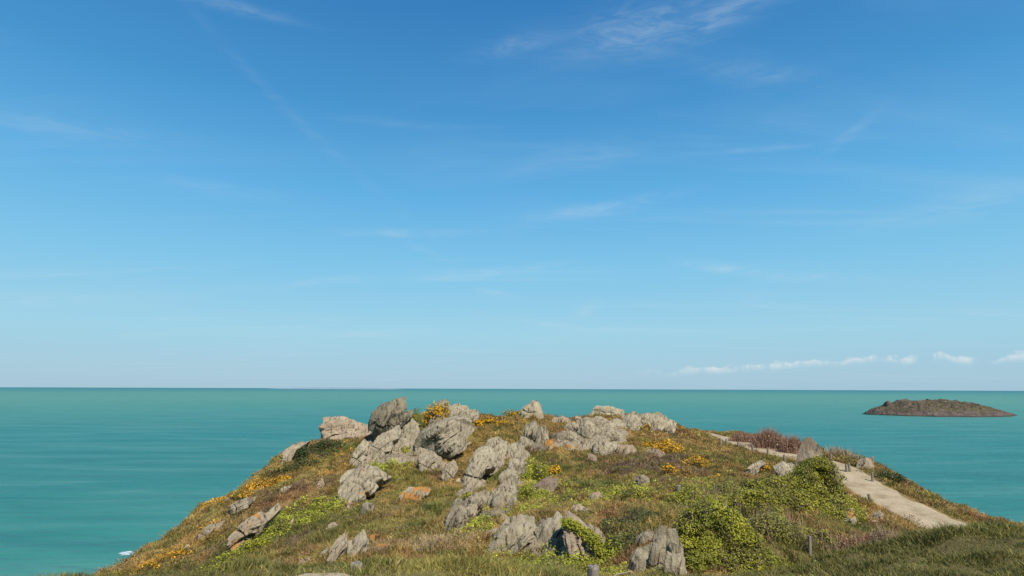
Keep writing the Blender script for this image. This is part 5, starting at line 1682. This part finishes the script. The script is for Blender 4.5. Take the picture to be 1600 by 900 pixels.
GG = 'flowering gorse bushes on the hill'
IV = 'ivy-green bushes of the hill'
RB = 'red-brown bushes along the cliff side of path'
BUSHES = [
    # gorse
    ('gorse_bush', 'orange-yellow gorse beneath the grey rock tip on the skyline', 682, 652, 46, 21, 'gorse', 'gorse', GG, dict(d=63, flowers=.42, depth=.5, seed=2, spiky=.2)),
    ('gorse_bush', 'bright green bush tuft capping the skyline gorse', 698, 640, 12, 15, 'ivy', 'bush', IV, dict(d=65, seed=3, depth=.8)),
    ('gorse_bush', 'long low yellow gorse patch on crest right of boulder', 768, 664, 46, 13, 'gorse', 'gorse', GG, dict(flowers=.8, depth=.6, seed=4, spiky=.2)),
    ('gorse_bush', 'yellow gorse patch on the skyline left of the peaked rock', 800, 652, 36, 12, 'gorse', 'gorse', GG, dict(flowers=.6, depth=.6, seed=5, spiky=.2)),
    ('gorse_bush', 'small orange gorse below the long yellow patch on crest', 745, 668, 24, 12, 'gorse', 'gorse', GG, dict(flowers=.5, depth=.6, seed=6, spiky=.2)),
    ('gorse_bush', 'brightest yellow gorse bush at the centre of the heath', 1042, 710, 40, 20, 'gorse', 'gorse', GG, dict(flowers=1.0, depth=.6, seed=7, spiky=.2)),
    ('gorse_bush', 'low yellow gorse left of the brightest gorse bush', 1018, 699, 26, 9, 'gorse', 'gorse', GG, dict(flowers=.8, depth=.6, seed=8, spiky=.2)),
    ('gorse_bush', 'wide golden gorse bush down-right of the brightest one', 1090, 733, 48, 19, 'gorse', 'gorse', GG, dict(flowers=.75, depth=.6, seed=9, spiky=.2)),
    ('gorse_bush', 'small orange gorse below the brightest yellow bush', 1046, 741, 28, 14, 'gorse', 'gorse', GG, dict(flowers=.6, depth=.6, seed=10, spiky=.2)),
    ('gorse_bush', 'little yellow gorse right of the slim upright stone', 869, 740, 22, 11, 'gorse', 'gorse', GG, dict(flowers=.85, depth=.6, seed=11, spiky=.2)),
    ('gorse_bush', 'orange gorse under the dark-faced skyline block', 1012, 674, 26, 11, 'gorse', 'gorse', GG, dict(flowers=.6, depth=.6, seed=12, spiky=.2)),
    ('gorse_bush', 'orange gorse hugging the cliff edge by the pale knob', 378, 782, 44, 15, 'gorse', 'gorse', GG, dict(flowers=.7, depth=.5, seed=13, spiky=.2)),
    ('gorse_bush', 'golden gorse at the lowest visible point of cliff edge', 236, 893, 34, 14, 'gorse', 'gorse', GG, dict(flowers=.7, depth=.5, seed=14, spiky=.2, d=39)),
    ('gorse_bush', 'long golden gorse strip inland from the lower cliff edge', 283, 874, 40, 12, 'gorse', 'gorse', GG, dict(flowers=.6, depth=.5, seed=15, spiky=.2)),
    ('gorse_bush', 'lone orange gorse sprig in the bright ivy dome', 1110, 862, 16, 15, 'gorse', 'gorse', GG, dict(flowers=1.2, depth=.8, seed=16, spiky=.2, d=21.2)),
    ('gorse_bush', 'orange gorse between slanting white rock and flat rock', 1200, 738, 32, 12, 'gorse', 'gorse', GG, dict(flowers=.6, depth=.6, seed=17, spiky=.2)),
    ('gorse_bush', 'orange-brown gorse under the heath near the grassy spur', 1122, 752, 30, 9, 'gorse', 'gorse', GG, dict(flowers=.45, depth=.6, seed=18, spiky=.2)),
    # ivy and green bushes
    ('green_bush', 'fresh green bush behind the small dark leaning rock', 648, 660, 30, 26, 'ivy', 'bush', IV, dict(d=60.5, depth=.6, seed=20)),
    ('green_bush', 'yellow-green ivy tuft on top of the pale leaning slab', 731, 788, 24, 20, 'ivy', 'ivy', IV, dict(depth=.6, seed=21, dd_=-.3)),
    ('green_bush', 'long ivy bush under the orange-blotched slab on left slope', 408, 862, 62, 26, 'ivy', 'bush', IV, dict(depth=.5, seed=22)),
    ('green_bush', 'lowest ivy bush at the foot of the left slope', 370, 888, 66, 22, 'ivy', 'bush', IV, dict(depth=.5, seed=23)),
    ('green_bush', 'ivy bush left of the thin tan stone', 438, 836, 52, 24, 'ivy', 'bush', IV, dict(depth=.5, seed=24)),
    ('green_bush', 'ivy bush below the broad ribbed slab', 492, 806, 50, 18, 'ivy', 'bush', IV, dict(depth=.5, seed=25)),
    ('green_bush', 'dark green bush on the upper cliff edge', 470, 722, 46, 24, 'dark', 'bush', IV, dict(depth=.5, seed=26)),
    ('green_bush', 'dark green scrub below the flat-topped rock wall', 512, 701, 44, 16, 'dark', 'bush', IV, dict(depth=.5, seed=27)),
    ('ivy_mound', 'tall ivy mound against the pointed standing rock', 1250, 858, 136, 150, 'ivymid', 'ivy', IV, dict(d=40, depth=.9, seed=28, lobes=130, dens=2.6,
        crest=[(1178, 752), (1205, 742), (1232, 744), (1250, 736), (1262, 724), (1276, 712), (1290, 711), (1301, 726), (1310, 756), (1318, 800), (1321, 840)])),
    ('ivy_mound', 'yellow-green ivy dome above the gully', 1128, 905, 150, 130, 'ivy', 'ivy', IV, dict(d=21.5, depth=.7, seed=30, lobes=100, dens=2.2,
        crest=[(1056, 862), (1064, 818), (1085, 790), (1110, 778), (1138, 790), (1160, 815), (1185, 848), (1203, 884), (1208, 905)])),
    ('green_bush', 'ivy slope between the dome and the tall mound', 1140, 835, 150, 78, 'ivymid', 'ivy', IV, dict(d=33, depth=.8, seed=62, twigs=.15, lobes=80, dens=2.0,
        crest=[(1062, 786), (1095, 774), (1130, 774), (1165, 764), (1200, 762), (1215, 790)])),
    ('green_bush', 'brown-green ivy slope under the tall ivy mound', 1250, 872, 140, 60, 'ivydark', 'ivy', IV, dict(d=31, depth=.7, seed=61, twigs=.3, lobes=70, dens=2.0,
        crest=[(1180, 830), (1210, 815), (1250, 822), (1290, 828), (1320, 850)])),
    ('green_bush', 'dark olive bramble between ivy dome and tall mound', 1205, 862, 96, 58, 'ivydark', 'bramble', IV, dict(d=28, depth=.6, seed=31, twigs=.5, lobes=18, dens=1.5)),
    ('green_bush', 'ivy spread right of the grassy spur', 1080, 795, 90, 34, 'ivy', 'bush', IV, dict(depth=.6, seed=32)),
    ('green_bush', 'ivy spread under the orange-brown gorse', 1140, 780, 70, 28, 'ivydark', 'bush', IV, dict(depth=.6, seed=33)),
    ('green_bush', 'dark green gorse cushion right of the pinkish rock', 965, 840, 52, 30, 'dark', 'bush', IV, dict(d=28, depth=.7, seed=34)),
    ('green_bush', 'lower dark bush deep in the gully', 958, 884, 38, 36, 'dark', 'bush', IV, dict(d=24, depth=.7, seed=35)),
    ('green_bush', 'bright ivy clump above the orange-topped stone', 990, 782, 56, 20, 'ivy', 'bush', IV, dict(depth=.5, seed=36)),
    ('green_bush', 'leafy bush left of the slim upright stone', 845, 748, 20, 24, 'ivy', 'bush', IV, dict(depth=.6, seed=37)),
    ('green_bush', 'low ivy left of the big tapering rock', 820, 782, 44, 22, 'ivy', 'bush', IV, dict(depth=.5, seed=38)),
    ('green_bush', 'wide ivy patch left of the orange-topped stone', 885, 790, 60, 18, 'ivy', 'bush', IV, dict(depth=.5, seed=39)),
    ('green_bush', 'bushes hanging on cliff right of the pale post', 1388, 768, 44, 28, 'dark', 'bush', IV, dict(d=54, depth=.6, seed=40)),
    ('green_bush', 'leafy undergrowth behind the bottom-edge grey post', 868, 888, 90, 18, 'ivydark', 'bush', IV, dict(d=15, depth=.4, seed=41)),
    ('green_bush', 'ivy tuft in the cleft of the left outcrop', 632, 714, 20, 18, 'ivy', 'ivy', IV, dict(d=56, depth=.6, seed=42)),
    # red-brown and dry bushes
    ('bare_bush', 'leftmost of the red-brown bushes behind the path', 1160, 690, 40, 15, 'red', 'bush', RB, dict(d=72, depth=.5, seed=50, twigs=2.5, dens=.25)),
    ('bare_bush', 'tallest red-brown bush behind the path', 1203, 697, 52, 26, 'red', 'bush', RB, dict(d=68, depth=.5, seed=51, twigs=3.0, dens=.3)),
    ('bare_bush', 'rightmost red-brown bush next to the pointed rock', 1240, 704, 42, 22, 'red', 'bush', RB, dict(d=65, depth=.5, seed=52, twigs=3.0, dens=.3)),
    ('bare_bush', 'ochre grass hummock between pointed rock and cliff boulder', 1318, 714, 62, 13, 'ochre', 'bush', RB, dict(d=64, depth=.5, seed=53, twigs=2.0, dens=.4)),
    ('bare_bush', 'reddish bramble heap on the right above the near bank', 1330, 868, 76, 34, 'red', 'bramble', RB, dict(d=28, depth=.6, seed=54, twigs=1.6, dens=.25)),
    ('bare_bush', 'brown dry bramble right of the reddish heap', 1385, 858, 50, 34, 'brush', 'bramble', RB, dict(d=29, depth=.6, seed=55, twigs=1.4, dens=.5)),
    ('bare_bush', 'brown brush around the bleached leaning post', 1262, 872, 60, 34, 'brush', 'bramble', RB, dict(d=29, depth=.5, seed=56, twigs=1.4, dens=.5)),
    ('bare_bush', 'straw-coloured twig heap below the upright grey boulder', 680, 862, 80, 20, 'brush', 'bramble', RB, dict(depth=.5, seed=57, twigs=1.6, dens=.2)),
]
for (name, label, px, py, w, h, kind, cat, grp, kw) in BUSHES:
    bush(name, label, px, py, w, h, kind, cat, grp, **kw)

# the strip of ivy that hangs over the pinkish rock
IVP = [(884, 811), (896, 813), (908, 822), (920, 834), (931, 846), (938, 856)]


def on_rock(label, px, py):
    v = ROCKV[label]
    r = (v - np.array([0, 0, EYE]))
    dep = r[:, 1] * cp + r[:, 2] * sp_
    u = 800 + F * r[:, 0] / dep
    w_ = 450 - F * (-r[:, 1] * sp_ + r[:, 2] * cp) / dep
    e = np.hypot(u - px, w_ - py)
    near = np.nonzero(e < max(7.0, e.min() + 1))[0]
    return v[near[np.argmin(dep[near])]]


PINK = 'pinkish rock topped with ivy, right of the bottom outcrop'
iv = empty('ivy_strip', on_rock(PINK, 910, 824))
Vv, Tt, Cc, off = [], [], [], 0
for (px, py) in chaikin(IVP, 2):
    c = on_rock(PINK, px, py)
    n = 200
    P = c + rng.standard_normal((n, 3)) * np.array([0.10, 0.13, 0.075]) + np.array([0, -0.05, 0.03]) - np.array(iv.location)
    Nn = rng.standard_normal((n, 3)) * 0.6 + np.array([0, -0.5, 0.7])
    Nn /= np.linalg.norm(Nn, axis=1)[:, None]
    t = rng.random((n, 1))
    col = np.array(LEAFPAL['ivy'][0]) * t + np.array(LEAFPAL['ivy'][1]) * (1 - t)
    V, tr, cc = leaf_quads(P, Nn, 0.085 * rng.uniform(0.6, 1.3, n), col)
    Vv.append(V)
    Tt.append(tr + off)
    Cc.append(cc)
    off += len(V)
obj('foliage', mesh_np('foliage', np.concatenate(Vv), np.concatenate(Tt), None, M_LEAF, False, np.concatenate(Cc)), iv)
tag(iv, 'bright ivy strip draped over the pinkish rock top', 'ivy', IV)
